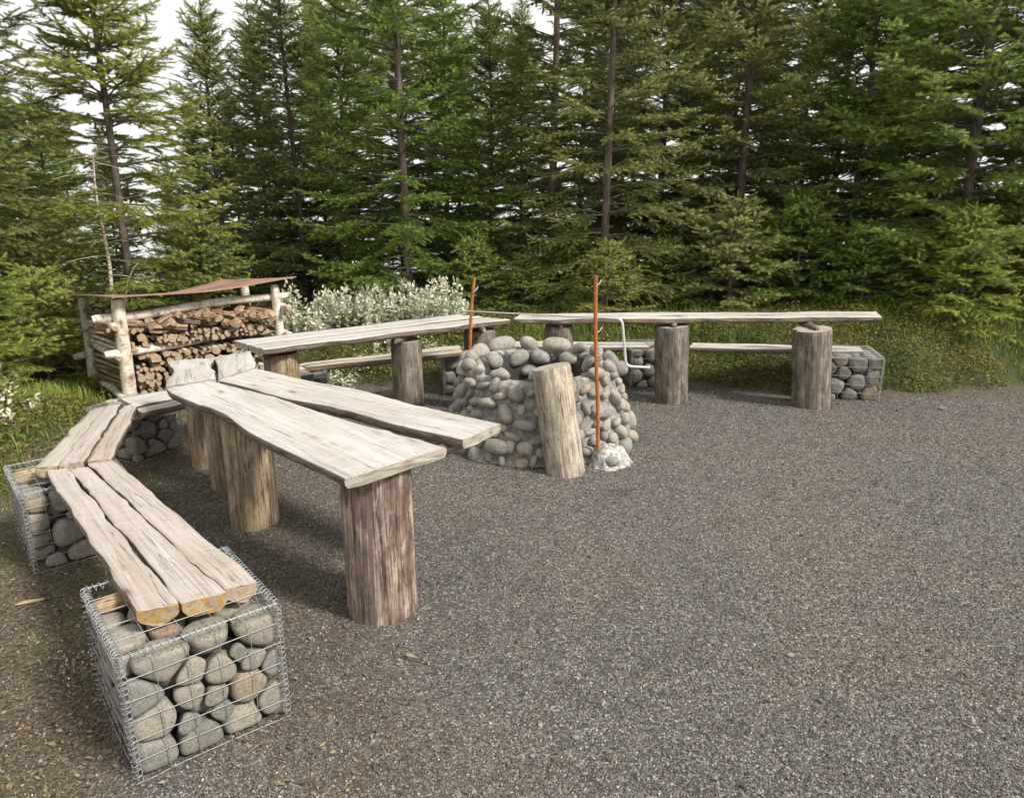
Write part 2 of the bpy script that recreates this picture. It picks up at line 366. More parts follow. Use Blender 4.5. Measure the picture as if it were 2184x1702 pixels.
def build_water():
    t = NT('haze_tinted_water'); n = t.noise(t.scale(t.obj(), (0.25, 0.5, 1)), 1.0, 4)
    m = t.fin((0.42, 0.44, 0.45), t.bump(n, 0.4, 0.3), 0.25)  # base paled towards sky white: haze and sky reflection painted into the colour
    V = [(-3000, 45, -8.1), (3000, 45, -8.1), (3000, 4000, -8.1), (-3000, 4000, -8.1)]
    o = ob('water', np_mesh('water', V, np.array([[0, 1, 2, 3]]), [m], False)); o['kind'] = 'structure'
build_water()

# ---------------------------------------------------------------- loose scatter (uncountable)
def oct_cloud(C, S, seed):
    """small angular chips: squashed, rotated octahedra"""
    r = np.random.default_rng(seed); n = len(C)
    base = np.array([(1,0,0),(-1,0,0),(0,1,0),(0,-1,0),(0,0,1),(0,0,-1)], float)
    Fb = np.array([(0,2,4),(2,1,4),(1,3,4),(3,0,4),(2,0,5),(1,2,5),(3,1,5),(0,3,5)])
    q = r.normal(size=(n, 4)); q /= np.linalg.norm(q, axis=1)[:, None]
    w, x, y, z = q.T
    Rm = np.stack([1-2*(y*y+z*z), 2*(x*y-z*w), 2*(x*z+y*w), 2*(x*y+z*w), 1-2*(x*x+z*z), 2*(y*z-x*w), 2*(x*z-y*w), 2*(y*z+x*w), 1-2*(x*x+y*y)], -1).reshape(n, 3, 3)
    sc = S[:, None] * r.uniform(0.5, 1.0, (n, 3))
    P = base[None] * sc[:, None, :] * r.uniform(0.75, 1.2, (n, 6, 1))
    P = np.einsum('nij,nkj->nki', Rm, P) + C[:, None, :]
    Fa = Fb[None] + (np.arange(n) * 6)[:, None, None]
    return P.reshape(-1, 3), Fa.reshape(-1, 3)
def scatter_chips():
    r = np.random.default_rng(11); N = 190000
    y = 1.2 + 6.2 * r.random(N) ** 1.6; x = (r.random(N) * 2 - 1) * (0.78 * y + 0.35)
    s, g, m = masks(x, y)
    keep = r.random(N) > np.maximum(s * 0.72, g * 0.97); x, y = x[keep], y[keep]; n = len(x)
    S = 0.0019 + 0.0040 * r.random(n) ** 2.2 + 0.0005 * y
    big = r.random(n) < 0.003; S[big] *= 2.2
    C = np.stack([x, y, gz(x, y) + S * 0.3], -1)
    V, Fa = oct_cloud(C, S, 5)
    v = np.repeat(np.clip(r.random(n) ** 1.2 * (0.75 + .25*r.random(n)) , 0, 1), 6)
    o = ob('gravel', np_mesh('gravel', V, Fa, [M['chips']], False, attrs={'var': v}))
    tag(o, 'loose dark grey gravel chips strewn over the yard', 'gravel', kind='stuff')
scatter_chips()
def leaf_tris(C, L, W, tilt, seed, curl=0.3):
    """little two-triangle leaves at C with random heading"""
    r = np.random.default_rng(seed); n = len(C)
    a = r.uniform(0, 6.283, n); el = tilt * r.uniform(-0.3, 1, n)
    d = np.stack([np.cos(a) * np.cos(el), np.sin(a) * np.cos(el), np.sin(el)], -1)
    s = np.cross(d, [0, 0, 1.0]); s /= np.linalg.norm(s, axis=1)[:, None]
    roll = r.normal(0, 0.5, n)[:, None]; u = np.cross(s, d); s = s * np.cos(roll) + u * np.sin(roll); u = np.cross(s, d)
    L = L[:, None]; W = W[:, None]
    P = np.stack([C, C + d * L * 0.5 + s * W * .5 + u * L * curl * .2, C + d * L - u * L * curl * .2, C + d * L * .5 - s * W * .5 + u * L * curl * .2], 1)
    return P.reshape(-1, 3), np.arange(n * 4).reshape(-1, 4)
def scatter_litter():
    r = np.random.default_rng(12); N = 60000
    y = 1.1 + 6.3 * r.random(N) ** 1.5; x = -(0.2 + r.random(N)) * 0.85 * y
    s, g, m = masks(x, y); k = (r.random(N) < s * 0.9) & (r.random(N) > g); x, y = x[k], y[k]; n = len(x)
    C = np.stack([x, y, gz(x, y) + 0.003], -1)
    L = 0.007 + 0.024 * r.random(n) ** 3.5; W = L * r.uniform(0.12, 0.6, n)
    V, Fa = leaf_tris(C, L, W, 0.5, 3)
    o = ob('leaf_litter', np_mesh('leaf_litter', V, Fa, [M['litter']], False, attrs={'var': np.repeat(r.random(n), 4)}))
    tag(o, 'brown dry needles and leaf litter on the soil beside the benches', 'leaf litter', kind='stuff')
scatter_litter()
def blades(x, y, h, w, seed, lean=0.5, patch=None):
    r = np.random.default_rng(seed); n = len(x); z = gz(x, y)
    a = r.uniform(0, 6.283, n); d = np.stack([np.cos(a), np.sin(a), 0 * a], -1); s = np.stack([-np.sin(a + r.normal(0,.6,n)), np.cos(a), 0 * a], -1)
    C = np.stack([x, y, z - 0.01], -1); ln = (lean * r.random(n) ** 1.2)[:, None]; h = h[:, None]; w = w[:, None]; Z = np.array([0, 0, 1.0])
    p1 = C + Z * h * .5 + d * h * ln * .25; p2 = C + Z * h * (0.95 - 0.35 * ln) + d * h * ln
    P = np.stack([C - s * w * .5, C + s * w * .5, p1 + s * w * .4, p1 - s * w * .4, p2], 1).reshape(-1, 3)
    b = np.arange(n)[:, None] * 5
    v = r.random(n) ** 1.3 if patch is None else np.clip(patch + r.normal(0, .2, n), 0, 1)
    return P, b + np.array([0, 1, 2, 3]), b + np.array([3, 2, 4]), np.repeat(v, 5)
def scatter_grass():
    r = np.random.default_rng(13); N = 150000
    x = r.uniform(-7, 8.5, N); y = r.uniform(6.3, 10.0, N) ** 1.0
    k0 = r.random(N) < 0.72
    x = np.where(k0, x, r.uniform(-5.8, -2.5, N)); y = np.where(k0, y, r.uniform(3.0, 6.8, N))
    s, g, m = masks(x, y); P = np.stack([x, y, 0 * x], -1)
    cl = _tn[2](P * 2.2) * .5 + _tf(P * 1.7) * .5
    k = (r.random(N) < g ** 1.5) & (r.random(N) < np.clip(0.62 + cl * 1.3, 0.06, 1)); x, y, cl = x[k], y[k], cl[k]; n = len(x)
    e = bank_edge(x)
    h = (0.05 + 0.17 * r.random(n) ** 1.3) * np.clip(0.85 + cl, 0.4, 1.6) * np.where(y > 6.3, 0.55 + 0.6 * sstep(e, e + .9, y), 0.9)
    P, Fa, Fb, v = blades(x, y, h, 0.005 + 0.004 * r.random(n), 8, 0.75, patch=np.clip(.35 + _tn[0](np.stack([x, y, 0 * x], -1) * 3) * .5, 0, 1))
    o = ob('grass', np_mesh('grass', P, [Fa, Fb], [M['grass']], True, attrs={'var': v}))
    tag(o, 'long green grass growing on the bank below the trees', 'grass', kind='stuff')
    # low heath plants and moss on the bank
    N = 230000; x = r.uniform(-6, 8, N); y = r.uniform(6.2, 9.5, N); left = r.random(N) < .2
    x = np.where(left, r.uniform(-5.5, -2.4, N), x); y = np.where(left, r.uniform(2.8, 6, N), y)
    s, g, m = masks(x, y); cl = _tn[2](np.stack([x + 3, y, 0 * x], -1) * 2.6); cl2 = _tf(np.stack([x, y + 5, 0 * x], -1) * 1.5)
    k = (r.random(N) < g) & (cl + .35*cl2 > -0.25); x, y, cl, cl2 = x[k], y[k], cl[k], cl2[k]; n = len(x)
    C = np.stack([x, y, gz(x, y) + r.random(n) * 0.13 * np.clip(.6 + cl + cl2, 0.15, 1.5)], -1)
    L = 0.016 + 0.020 * r.random(n)
    V, Fa = leaf_tris(C, L, L * 0.6, 0.9, 9)
    o = ob('ground_cover', np_mesh('ground_cover', V, Fa, [M['cover']], False, attrs={'var': np.repeat(np.clip(.4 + cl2 * .6 + r.normal(0, .2, n), 0, 1), 4)}))
    tag(o, 'ochre and green heath plants and moss on the bank edge', 'ground cover', kind='stuff')
scatter_grass()

# ---------------------------------------------------------------- timber
def loft(rings, uvr=None):
    """rings (n,k,3) -> verts, quads"""
    n, k, _ = rings.shape
    i = np.arange((n - 1) * k); r = i // k; c = i % k; c2 = (c + 1) % k
    Q = np.stack([r * k + c, r * k + c2, (r + 1) * k + c2, (r + 1) * k + c], -1)
    return rings.reshape(-1, 3), Q
def slab_mesh(name, nl, nr, fl, fr, zn, zf, th, style, seed, wob=0.012, mt=None, me_=None, mend=None, freq=(2, 14)):
    """live-edge plank between two end lines; nl/nr = left and right corner of the near end"""
    nl, nr, fl, fr = [np.array(p, float) for p in (nl, nr, fl, fr)]
    L = np.linalg.norm((fl + fr) / 2 - (nl + nr) / 2); n = max(14, int(L / 0.022)); t = np.linspace(0, 1, n)
    wl, wr, wz = wave1(seed, 6, *freq), wave1(seed + 50, 6, *freq), wave1(seed + 90, 5, 1, 7)
    ax = ((fl + fr) - (nl + nr)); ax /= np.linalg.norm(ax)
    fine1, fine2 = wave1(seed + 7, 6, 25, 90), wave1(seed + 8, 6, 25, 90)
    rnd = np.random.default_rng(seed)
    kn = [(rnd.random(), rnd.choice([-1, 1]), rnd.uniform(.003, .009)) for _ in range(7)]
    rings = []; uvs = []
    na = 11; A = np.linspace(0, 1, na)
    if style == 'half':      # flat top, round back
        ang = np.linspace(0, math.pi, 11)[1:-1]
        prof = [(a, 0.0) for a in A] + [(0.5 + 0.53 * math.cos(p), -th * (0.12 + 0.88 * math.sin(p) ** 0.8)) for p in ang]
        nt = na
    else:
        A2 = np.linspace(1, 0, 9)
        prof = [(a, 0.0) for a in A] + [(1.012, -th * .22), (1.006, -th * .6), (0.985, -th * .92)] + [(0.02 + .96 * a, -th) for a in A2[1:-1]] + [(0.015, -th * .92), (-0.006, -th * .6), (-0.012, -th * .22)]
    prof = np.array(prof); prof[0, 1] -= 0.003; prof[na - 1, 1] -= 0.003
    prof[1, 0] = 0.012; prof[na - 2, 0] = 0.988
    for j, tt in enumerate(t):
        a = nl + (fl - nl) * tt; b = nr + (fr - nr) * tt
        d = b - a; w = np.linalg.norm(d); d /= w; s = tt * L
        bl = sum(k[2] * math.exp(-((tt - k[0]) * L / 0.035) ** 2) for k in kn if k[1] < 0)
        br = sum(k[2] * math.exp(-((tt - k[0]) * L / 0.035) ** 2) for k in kn if k[1] > 0)
        ol = wob * float(wl(s * 2)) * 2 + 0.002 * float(fine1(s)) - bl; orr = wob * float(wr(s * 2)) * 2 + 0.002 * float(fine2(s)) + br
        zt = zn + (zf - zn) * tt + 0.006 * float(wz(s * 2))
        ring = []
        for (pa, pz) in prof:
            lat = ol + (w + orr - ol) * pa
            x = a + d * lat
            sk = 0.0
            if j == 0: sk = 0.004 * math.sin(pa * 9 + seed)
            if j == n - 1: sk = 0.004 * math.sin(pa * 8 + seed)
            x = x + ax * sk
            zz = zt + pz + (0.0018 * math.sin(pa * 17 + s * 9 + seed) + .0012 * math.sin(pa * 41 + s * 3)) * (1 if pz > -.004 else .0)
            ring.append((x[0], x[1], zz))
            uvs.append((lat if pz > -.004 else lat + .5 + pz, s))
        rings.append(ring)
    rings = np.array(rings); k = rings.shape[1]
    V, Q = loft(rings)
    c = Q[:, 0] % k
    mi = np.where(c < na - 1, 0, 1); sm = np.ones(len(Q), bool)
    nq = len(Q)
    # end caps with their own vertices, UV centred at the pith
    V0 = V[:k]; V1 = V[-k:]; nb = len(V)
    V = np.vstack([V, V0, V1]); uvs = list(uvs)
    for (pa, pz) in prof: uvs.append(((pa - .5) * 0.12, pz * 1.0 + 0.0))
    for (pa, pz) in prof: uvs.append(((pa - .5) * 0.12, pz * 1.0 + 0.0))
    # fan the caps as quad strips between top and bottom points
    cap0 = [list(range(nb, nb + k))[::-1]]; cap1 = [list(range(nb + k, nb + 2 * k))]
    mi = np.concatenate([mi, [2, 2]]); sm = np.concatenate([sm, [False, False]])
    return np_mesh(name, V, [Q, np.array(cap0), np.array(cap1)], [mt, me_, mend], sm, uv=uvs, mat_idx=mi)
def slab(name, parent, nl, nr, fl, fr, zn, zf, th, style, seed, wob=0.012, top='bench', edge='bark_edge', end='end', freq=(2, 14)):
    return ob(name, slab_mesh(name, nl, nr, fl, fr, zn, zf, th, style, seed, wob, M[top], M[edge], M[end], freq), parent)
def log_mesh(name, p0, p1, r0, r1, mat, mend, seed=0, rough=0.05, grooves=0, seg=28, step=0.03, bend=0.0, chamfer=0.01, tilt0=(0, 0), flat=0):
    p0 = np.array(p0, float); p1 = np.array(p1, float); d = p1 - p0; L = np.linalg.norm(d); d /= L
    ref = np.array([0, 0, 1.0]) if abs(d[2]) < .8 else np.array([1.0, 0, 0])
    u = np.cross(ref, d); u /= np.linalg.norm(u); v = np.cross(d, u)
    n = max(4, int(L / step) + 1); t = np.linspace(0, 1, n)
    w3 = wave3(seed, 8, 1.0, 4.0); w3b = wave3(seed + 1, 8, 8, 22); rnd = np.random.default_rng(seed)
    G = [(rnd.uniform(0, 6.28), rnd.uniform(.10, .2), rnd.uniform(0, 1)) for _ in range(grooves)]
    if grooves < 0: G = [(-1.35, .34, .5), (-2.0, .16, .3)]
    ang = np.linspace(0, 2 * math.pi, seg, endpoint=False)
    rings, uvs = [], []
    wb = wave1(seed + 3, 4, 1, 5)
    for tt in t:
        s = tt * L; r = r0 + (r1 - r0) * tt
        if chamfer and (tt == 0 or tt == 1): r -= chamfer
        c = p0 + d * s + (u * float(wb(s)) + v * float(wb(s + 5))) * bend * math.sin(math.pi * tt)
        Pn = np.stack([np.cos(ang) * 1.0, np.sin(ang) * 1.0, np.full(seg, s * 1.5)], -1)
        rr = r * (1 + rough * w3(Pn) + rough * 0.35 * w3b(np.stack([np.cos(ang), np.sin(ang), np.full(seg, s * .35)], -1)))
        for (ga, gw, gp) in G:
            da = (ang - ga - 0.25 * math.sin(s * 3 + gp * 6) + math.pi) % (2 * math.pi) - math.pi
            rr = rr - r * (0.22 if grooves < 0 else 0.07) * np.exp(-(da / (gw * .5)) ** 2)
        ring = c + np.outer(np.cos(ang) * rr, u) + np.outer(np.sin(ang) * rr, v)
        rings.append(ring)
        uvs += [(a * r0, s) for a in ang]
    rings = np.array(rings)
    # slanting saw cut at the far end
    if tilt0 != (0, 0):
        q = rings[-1] - rings[-1].mean(0); rings[-1] += np.outer(q @ u * tilt0[0] + q @ v * tilt0[1], d)
        q = rings[-2] - rings[-2].mean(0); rings[-2] += np.outer(q @ u * tilt0[0] + q @ v * tilt0[1], d)*0.9
    V, Q = loft(rings); k = seg; nb = len(V)
    # seam uses wrapped u; keep it on the far side
    V = np.vstack([V, rings[0], rings[-1]]); 
    uvs += [(math.cos(a) * r0, math.sin(a) * r0) for a in ang] * 2
    mi = np.concatenate([np.zeros(len(Q)), [1, 1]]); sm = np.concatenate([np.ones(len(Q), bool), [False, False]])
    return np_mesh(name, V, [Q, np.array([list(range(nb, nb + k))[::-1]]), np.array([list(range(nb + k, nb + 2 * k))])], [mat, mend], sm, uv=uvs, mat_idx=mi)
def log(name, parent, p0, p1, r0, r1, mat='post_grey', end='end_grey', **k):
    return ob(name, log_mesh(name, p0, p1, r0, r1, M[mat], M[end], **k), parent)

def post(parent, x, y, r, ztop, mat, seed, grooves=2, lean=(0, 0), label=None, ztilt=(0, 0), r2=None):
    z0 = g1(x, y) - 0.04
    o = log('post', parent, (x - lean[0], y - lean[1], z0), (x, y, ztop), r, r2 or r * .97, mat, 'end_grey', seed=seed, rough=0.05, grooves=grooves, seg=56, step=0.02, chamfer=0.006, tilt0=ztilt)
    if label: o['label'] = label
    return o

# ---- table section one (near left)
T = 0.73
t1 = empty('log_table', (at(660, 900, T)[0], at(660, 900, T)[1], 0))
tag(t1, 'long live-edge table on thick round posts nearest the camera, its end post stained reddish', 'table')
t1.location = (0, 0, 0)
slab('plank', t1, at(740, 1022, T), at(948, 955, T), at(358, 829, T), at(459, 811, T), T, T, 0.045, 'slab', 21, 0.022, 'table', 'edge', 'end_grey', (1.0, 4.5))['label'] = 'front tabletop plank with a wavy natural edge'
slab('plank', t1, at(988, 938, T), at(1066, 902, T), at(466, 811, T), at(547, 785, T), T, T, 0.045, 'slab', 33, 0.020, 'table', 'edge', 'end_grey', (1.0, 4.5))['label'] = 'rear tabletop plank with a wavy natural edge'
post(t1, -0.565, 2.89, 0.150, 0.684, 'post_red', 5, 3, label='reddish brown stained end post')
post(t1, -1.40, 3.74, 0.127, 0.684, 'post_tan', 6, 2, label='pale tan post')
post(t1, -1.72, 4.22, 0.095, 0.684, 'post_tan', 7, 2)
for (a, b) in (((-0.62, 2.78), (-0.22, 3.16)), ((-1.52, 3.62), (-1.22, 3.98)), ((-1.78, 4.12), (-1.55, 4.32))):
    log('crosspiece', t1, (*a, 0.660), (*b, 0.660), 0.027, 0.027, 'post_grey', 'end_grey', seed=int(abs(a[0]) * 99), seg=16)
# ---- table section two (turns the corner)
T2 = 0.70
t2 = empty('log_table'); tag(t2, 'short corner table section of two planks in front of the firewood shelter', 'table')
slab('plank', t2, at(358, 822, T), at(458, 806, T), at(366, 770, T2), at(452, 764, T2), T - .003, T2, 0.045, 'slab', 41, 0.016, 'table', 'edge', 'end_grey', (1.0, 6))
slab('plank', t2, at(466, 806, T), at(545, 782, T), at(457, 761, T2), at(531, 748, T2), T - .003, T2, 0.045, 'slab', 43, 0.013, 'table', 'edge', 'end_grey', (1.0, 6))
post(t2, -1.99, 4.57, 0.085, 0.620, 'post_tan', 9, 2)
log('crosspiece', t2, (-2.08, 4.46, .640), (-1.72, 4.68, .640), .027, .027, 'post_grey', 'end_grey', seed=3, seg=16)
# ---- table section three (back left)
T3 = 0.70
t3 = empty('log_table'); tag(t3, 'back left table with a pale long plank in front of the silvery willow', 'table')
def lerp(a, b, t): return tuple(a[i] + (b[i] - a[i]) * t for i in range(len(a)))
nl, nr, fl, fr = at(498, 727, T3), at(562, 745, T3), at(985, 672, .68), at(1085, 681, .68)
slab('plank', t3, lerp(nl, nr, .52), nr, lerp(fl, fr, .5), fr, T3, .68, .045, 'slab', 51, .008, 'table', 'edge', 'end_grey')
slab('plank', t3, nl, lerp(nl, nr, .47), lerp(fl, fr, -.15), lerp(fl, fr, .45), T3, .68, .045, 'slab', 52, .008, 'table', 'edge', 'end_grey')
post(t3, -1.635, 5.17, 0.125, 0.62, 'post_tan', 11, 2); post(t3, -0.82, 5.70, 0.125, 0.60, 'post_grey', 12, 2, label='grey post in the middle of the table'); post(t3, -0.27, 6.12, 0.135, 0.60, 'post_grey', 13, 2)
for (a, b) in (((-1.70, 4.98), (-1.55, 5.42)), ((-0.87, 5.50), (-0.72, 5.96)), ((-0.22, 5.92), (-0.38, 6.34))):
    log('crosspiece', t3, (*a, 0.626), (*b, 0.626), 0.024, 0.024, 'edge', 'end', seed=int(abs(a[0]) * 77), seg=16)
# ---- table section four (back right)
t4 = empty('log_table'); tag(t4, 'long back right table seen edge-on, standing on four grey posts beyond the fire pit', 'table')
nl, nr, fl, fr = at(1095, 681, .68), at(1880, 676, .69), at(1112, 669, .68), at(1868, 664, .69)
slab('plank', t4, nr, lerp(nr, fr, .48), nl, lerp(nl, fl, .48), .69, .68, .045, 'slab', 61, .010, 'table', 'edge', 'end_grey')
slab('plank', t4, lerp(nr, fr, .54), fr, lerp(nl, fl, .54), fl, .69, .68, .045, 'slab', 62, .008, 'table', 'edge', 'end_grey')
post(t4, 0.40, 6.28, 0.125, 0.60, 'post_grey', 14, 2)
post(t4, 1.345, 6.24, 0.138, 0.612, 'post_grey', 15, 2, r2=.142, lean=(-.035, 0))
post(t4, 2.475, 6.10, 0.153, 0.608, 'post_grey', 16, -1, r2=.155, lean=(-.065, 0), label='right-hand post split by a deep vertical crack')
for (a, b) in (((0.41, 6.15), (0.40, 6.44)), ((1.35, 6.12), (1.34, 6.42)), ((2.49, 6.02), (2.46, 6.36))):
    log('crosspiece', t4, (*a, 0.622), (*b, 0.622), 0.024, 0.024, 'edge', 'edge', seed=int(abs(a[0]) * 57), seg=16)

# ---------------------------------------------------------------- benches
def bench(label, planks, zn, zf, th, seed, supports=(), endm='end', topm='bench', wob=.008):
    b = empty('log_bench'); tag(b, label, 'bench')
    for i, (nl, nr, fl, fr) in enumerate(planks):
        slab('plank', b, at(*nl, zn), at(*nr, zn), at(*fl, zf), at(*fr, zf), zn, zf, th, 'half', seed + i * 3, wob, topm, 'bark_edge', endm[i] if isinstance(endm, (list, tuple)) else endm, (2, 11))
    return b
b1 = bench('nearest bench of three half-log planks with yellow lichen on the sawn ends',
      [((292, 1305), (380, 1286), (97, 1003), (141, 999)), ((390, 1288), (484, 1264), (150, 1001), (186, 995)), ((476, 1258), (549, 1240), (190, 990), (240, 980))],
      0.492, 0.455, 0.062, 101, endm=['end_lichen', 'end_lichen', 'end'], wob=.005)
b2 = bench('left side bench of three weathered planks leading up to the firewood shelter',
      [((74, 998), (122, 993), (192, 876), (222, 869)), ((124, 990), (178, 984), (224, 868), (258, 861)), ((186, 982), (237, 977), (263, 866), (295, 859))],
      0.470, 0.395, 0.055, 121, wob=.003, endm='end')
b3 = bench('low bench running behind the corner table with a white upper face',
      [((292, 873), (302, 880), (650, 789), (668, 796)), ((256, 850), (288, 868), (635, 779), (652, 787))], 0.395, 0.30, 0.055, 131, endm='end', topm='table')
b5 = bench('low back left bench seen beneath the table with the silvery willow behind it',
      [((650, 782), (668, 778), (985, 752), (983, 745)), ((635, 779), (648, 774), (982, 743), (980, 736))][::1], 0.31, 0.30, 0.055, 141, topm='bench')
b6 = bench('short low bench directly behind the stone fire pit',
      [((1385, 741), (1380, 736), (1040, 738), (1046, 733)), ((1378, 735), (1372, 730), (1047, 732), (1052, 727))], 0.30, 0.30, 0.055, 151, topm='table')
b7 = bench('low back right bench seen between the posts of the edge-on table',
      [((1840, 750), (1838, 745), (1470, 741), (1474, 736)), ((1837, 744), (1834, 739), (1475, 735), (1478, 731))], 0.33, 0.32, 0.05, 161, topm='table')

# ---------------------------------------------------------------- stones
def ico(sub):
    import bmesh
    bm = bmesh.new(); bmesh.ops.create_icosphere(bm, subdivisions=sub, radius=1.0)
    V = np.array([v.co[:] for v in bm.verts]); Fa = np.array([[v.index for v in f.verts] for f in bm.faces]); bm.free()
    return V / np.linalg.norm(V, axis=1)[:, None], Fa
ICO = {s: ico(s) for s in (2, 3, 4)}
def cell_stones(size, n, seed, gap=0.003, p=5.0, sub=3, stretch=(1, 1, 1)):
    """stones packed in a box: rounded, star-shaped cells of a relaxed random point set"""
    r = np.random.default_rng(seed); S = np.array(size)
    P = r.random((n, 3)) * S; w = r.uniform(0.6, 1.5, n)
    w[r.random(n) < .18] *= 0.5
    rad = w / w.mean() * (S.prod() / n) ** (1 / 3) * 0.5
    for it in range(120):
        D = P[:, None] - P[None]; dist = np.linalg.norm(D * [1, 1, 1.25], axis=2) + np.eye(n) * 9
        need = (rad[:, None] + rad[None]) * 1.15 - dist; f = np.clip(need, 0, None)
        P += (D / dist[..., None] * f[..., None]).sum(1) * 0.25
        P = np.clip(P, rad[:, None] * 0.62, S - rad[:, None] * 0.62)
    dirs, Fa = ICO[sub]; out = []
    for i in range(n):
        D = P - P[i]; dist = np.linalg.norm(D, axis=1); idx = np.argsort(dist)[1:22]
        inv = np.zeros(len(dirs))
        for j in idx:
            h = dist[j] * w[i] / (w[i] + w[j]) - gap * .5; nrm = D[j] / dist[j]
            c = np.clip(dirs @ nrm, 0, None) / max(h, .006); inv += c ** p
        for k in range(3):
            for sg in (-1, 1):
                h = (P[i, k] if sg < 0 else S[k] - P[i, k]) - .003
                c = np.clip(dirs[:, k] * sg, 0, None) / max(h, .008); inv += c ** p
        rr = inv ** (-1 / p); rr = np.minimum(rr, np.median(rr) * 1.38)
        nz = wave3(seed * 100 + i, 7, 1.5, 4.0)(dirs) * 0.10 + wave3(seed * 100 + i + 50, 8, 7, 15)(dirs) * 0.014
        V = dirs * (rr * (1 + nz))[:, None] * 0.99
        out.append((P[i], V, Fa))
    return out
def tube(pts, r, sides=5, closed=False):
    pts = np.asarray(pts, float); n = len(pts)
    tg = np.gradient(pts, axis=0); tg /= np.linalg.norm(tg, axis=1)[:, None] + 1e-12
    ref = np.array([0.31, 0.17, 0.93]); u = np.cross(tg, ref); u /= np.linalg.norm(u, axis=1)[:, None] + 1e-9; v = np.cross(tg, u)
    a = np.linspace(0, 2 * math.pi, sides, endpoint=False); rr = np.broadcast_to(np.asarray(r, float), (n,))
    ring = pts[:, None] + (np.cos(a)[None, :, None] * u[:, None] + np.sin(a)[None, :, None] * v[:, None]) * rr[:, None, None]
    V, Q = loft(ring)
    return V, Q
class Tubes:
    def __init__(s): s.V = []; s.Q = []; s.n = 0
    def add(s, pts, r, sides=5):
        V, Q = tube(pts, r, sides); s.V.append(V); s.Q.append(Q + s.n); s.n += len(V)
    def build(s, name, mat, parent=None):
        return ob(name, np_mesh(name, np.vstack(s.V), np.vstack(s.Q), [mat], True), parent)
def gabion(label, corner, rot, size, n, seed, sub=3, z0=None, spiral=22, timber=True, wr=0.0014, cells=5):
    """corner = the corner the local x and y axes start from"""
    sx, sy, h = size
    cx, cy = corner
    if z0 is None: z0 = g1(cx + .2 * math.cos(rot), cy + .2)
    root = empty('gabion', (cx, cy, z0), rot); tag(root, label, 'gabion')
    hs = h - (0.035 if timber else 0.0)
    for (P, V, Fa) in cell_stones((sx - .012, sy - .012, hs), n, seed, sub=sub):
        o = ob('stone', np_mesh('stone', V, Fa, [M['stone']], True), root, loc=(P[0] + .006, P[1] + .006, P[2]))
    if timber:
        for k, yy in enumerate((sy * .80, sy * 0.62)[:timber]):
            log('timber', root, (0.012, yy, h - .03), (sx * .95, yy + .01, h - .03), 0.030, 0.028, 'post_tan', 'end', seed=seed + k, seg=18)
    T = Tubes(); w3 = wave3(seed + 5, 6, 4, 12)
    def wob(p):
        p = np.array(p, float); q = w3(p)
        p[:, 0] += q * .006; p[:, 1] += np.roll(q, 3) * .006; return p
    nz = max(3, round(h / 0.072)); nx = cells
    for k in range(nz + 1):
        z = h * k / nz
        for (a, b) in (((0, 0), (sx, 0)), ((sx, 0), (sx, sy)), ((sx, sy), (0, sy)), ((0, sy), (0, 0))):
            t = np.linspace(0, 1, 16)
            T.add(wob([(a[0] + (b[0] - a[0]) * q, a[1] + (b[1] - a[1]) * q, z + .004 * math.sin(q * 3 + k)) for q in t]), wr, 4)
    for k in range(nx + 1):
        q = k / nx
        for (x, y) in ((sx * q, -.002), (sx * q, sy + .002), (-.002, sy * q), (sx + .002, sy * q)):
            T.add(wob([(x, y, z) for z in np.linspace(0, h, 12)]), wr, 4)
        T.add(wob([(sx * q, y, h + .003) for y in np.linspace(0, sy, 14)]), wr, 4)
        T.add(wob([(x, sy * q, h + .006) for x in np.linspace(0, sx, 14)]), wr, 4)
    T.build('wire_mesh', M['wire'], root)
    Sp = Tubes(); rs = 0.0135
    def spir(a, b, off=0):
        a = np.array(a, float); b = np.array(b, float); d = b - a; L = np.linalg.norm(d); d /= L
        ref = np.array([0, 0, 1.0]) if abs(d[2]) < .5 else np.array([1.0, 0, 0])
        u = np.cross(d, ref); u /= np.linalg.norm(u); v = np.cross(d, u)
        turns = int(spiral * L / .45); t = np.linspace(0, 1, turns * 10)
        th = 2 * math.pi * turns * (t + .006 * np.sin(t * 40)) + off
        Sp.add(a + np.outer(t * L, d) + np.outer(np.cos(th), u) * rs + np.outer(np.sin(th), v) * rs, wr * .95, 4)
    C = [(0, 0), (sx, 0), (sx, sy), (0, sy)]
    for i in range(4):
        a, b = C[i], C[(i + 1) % 4]
        spir((*a, 0), (*a, h)); spir((*a, h), (*b, h), 1)
    Sp.build('spiral_wire', M['wire'], root)
    return root
gabion('nearest wire gabion full of large rounded stones, under the lichened bench end', (-1.155, 1.895), R(39), (0.48, 0.50, 0.440), 88, 3, sub=4, timber=1, wr=.0015)
gabion('wire gabion on the left where the two side benches meet, two logs in its top', (-2.25, 3.17), R(40), (0.44, 0.46, 0.40), 78, 4, timber=2)
gabion('wire gabion under the far end of the left side bench, before the firewood shelter', (-2.45, 4.59), R(66), (0.38, 0.40, 0.330), 60, 5, timber=False)
gabion('low stone basket under the joint of the back left benches', (-1.88, 5.72), R(20), (0.42, 0.42, 0.34), 40, 6, sub=2, timber=False)
gabion('shaded gabion just left of the fire pit under the back left bench end', (-0.62, 6.62), R(10), (0.44, 0.42, 0.36), 44, 7, sub=2, timber=False)
gabion('gabion partly hidden behind the grey post, under the bench behind the fire pit', (1.10, 6.72), R(3), (0.46, 0.44, 0.37), 44, 8, sub=2, timber=False)
gabion('free-standing gabion at the far right end of the back bench beside the grass bank', (2.62, 6.33), R(-10), (0.56, 0.50, 0.385), 84, 9, sub=3, timber=False, wr=.0019)

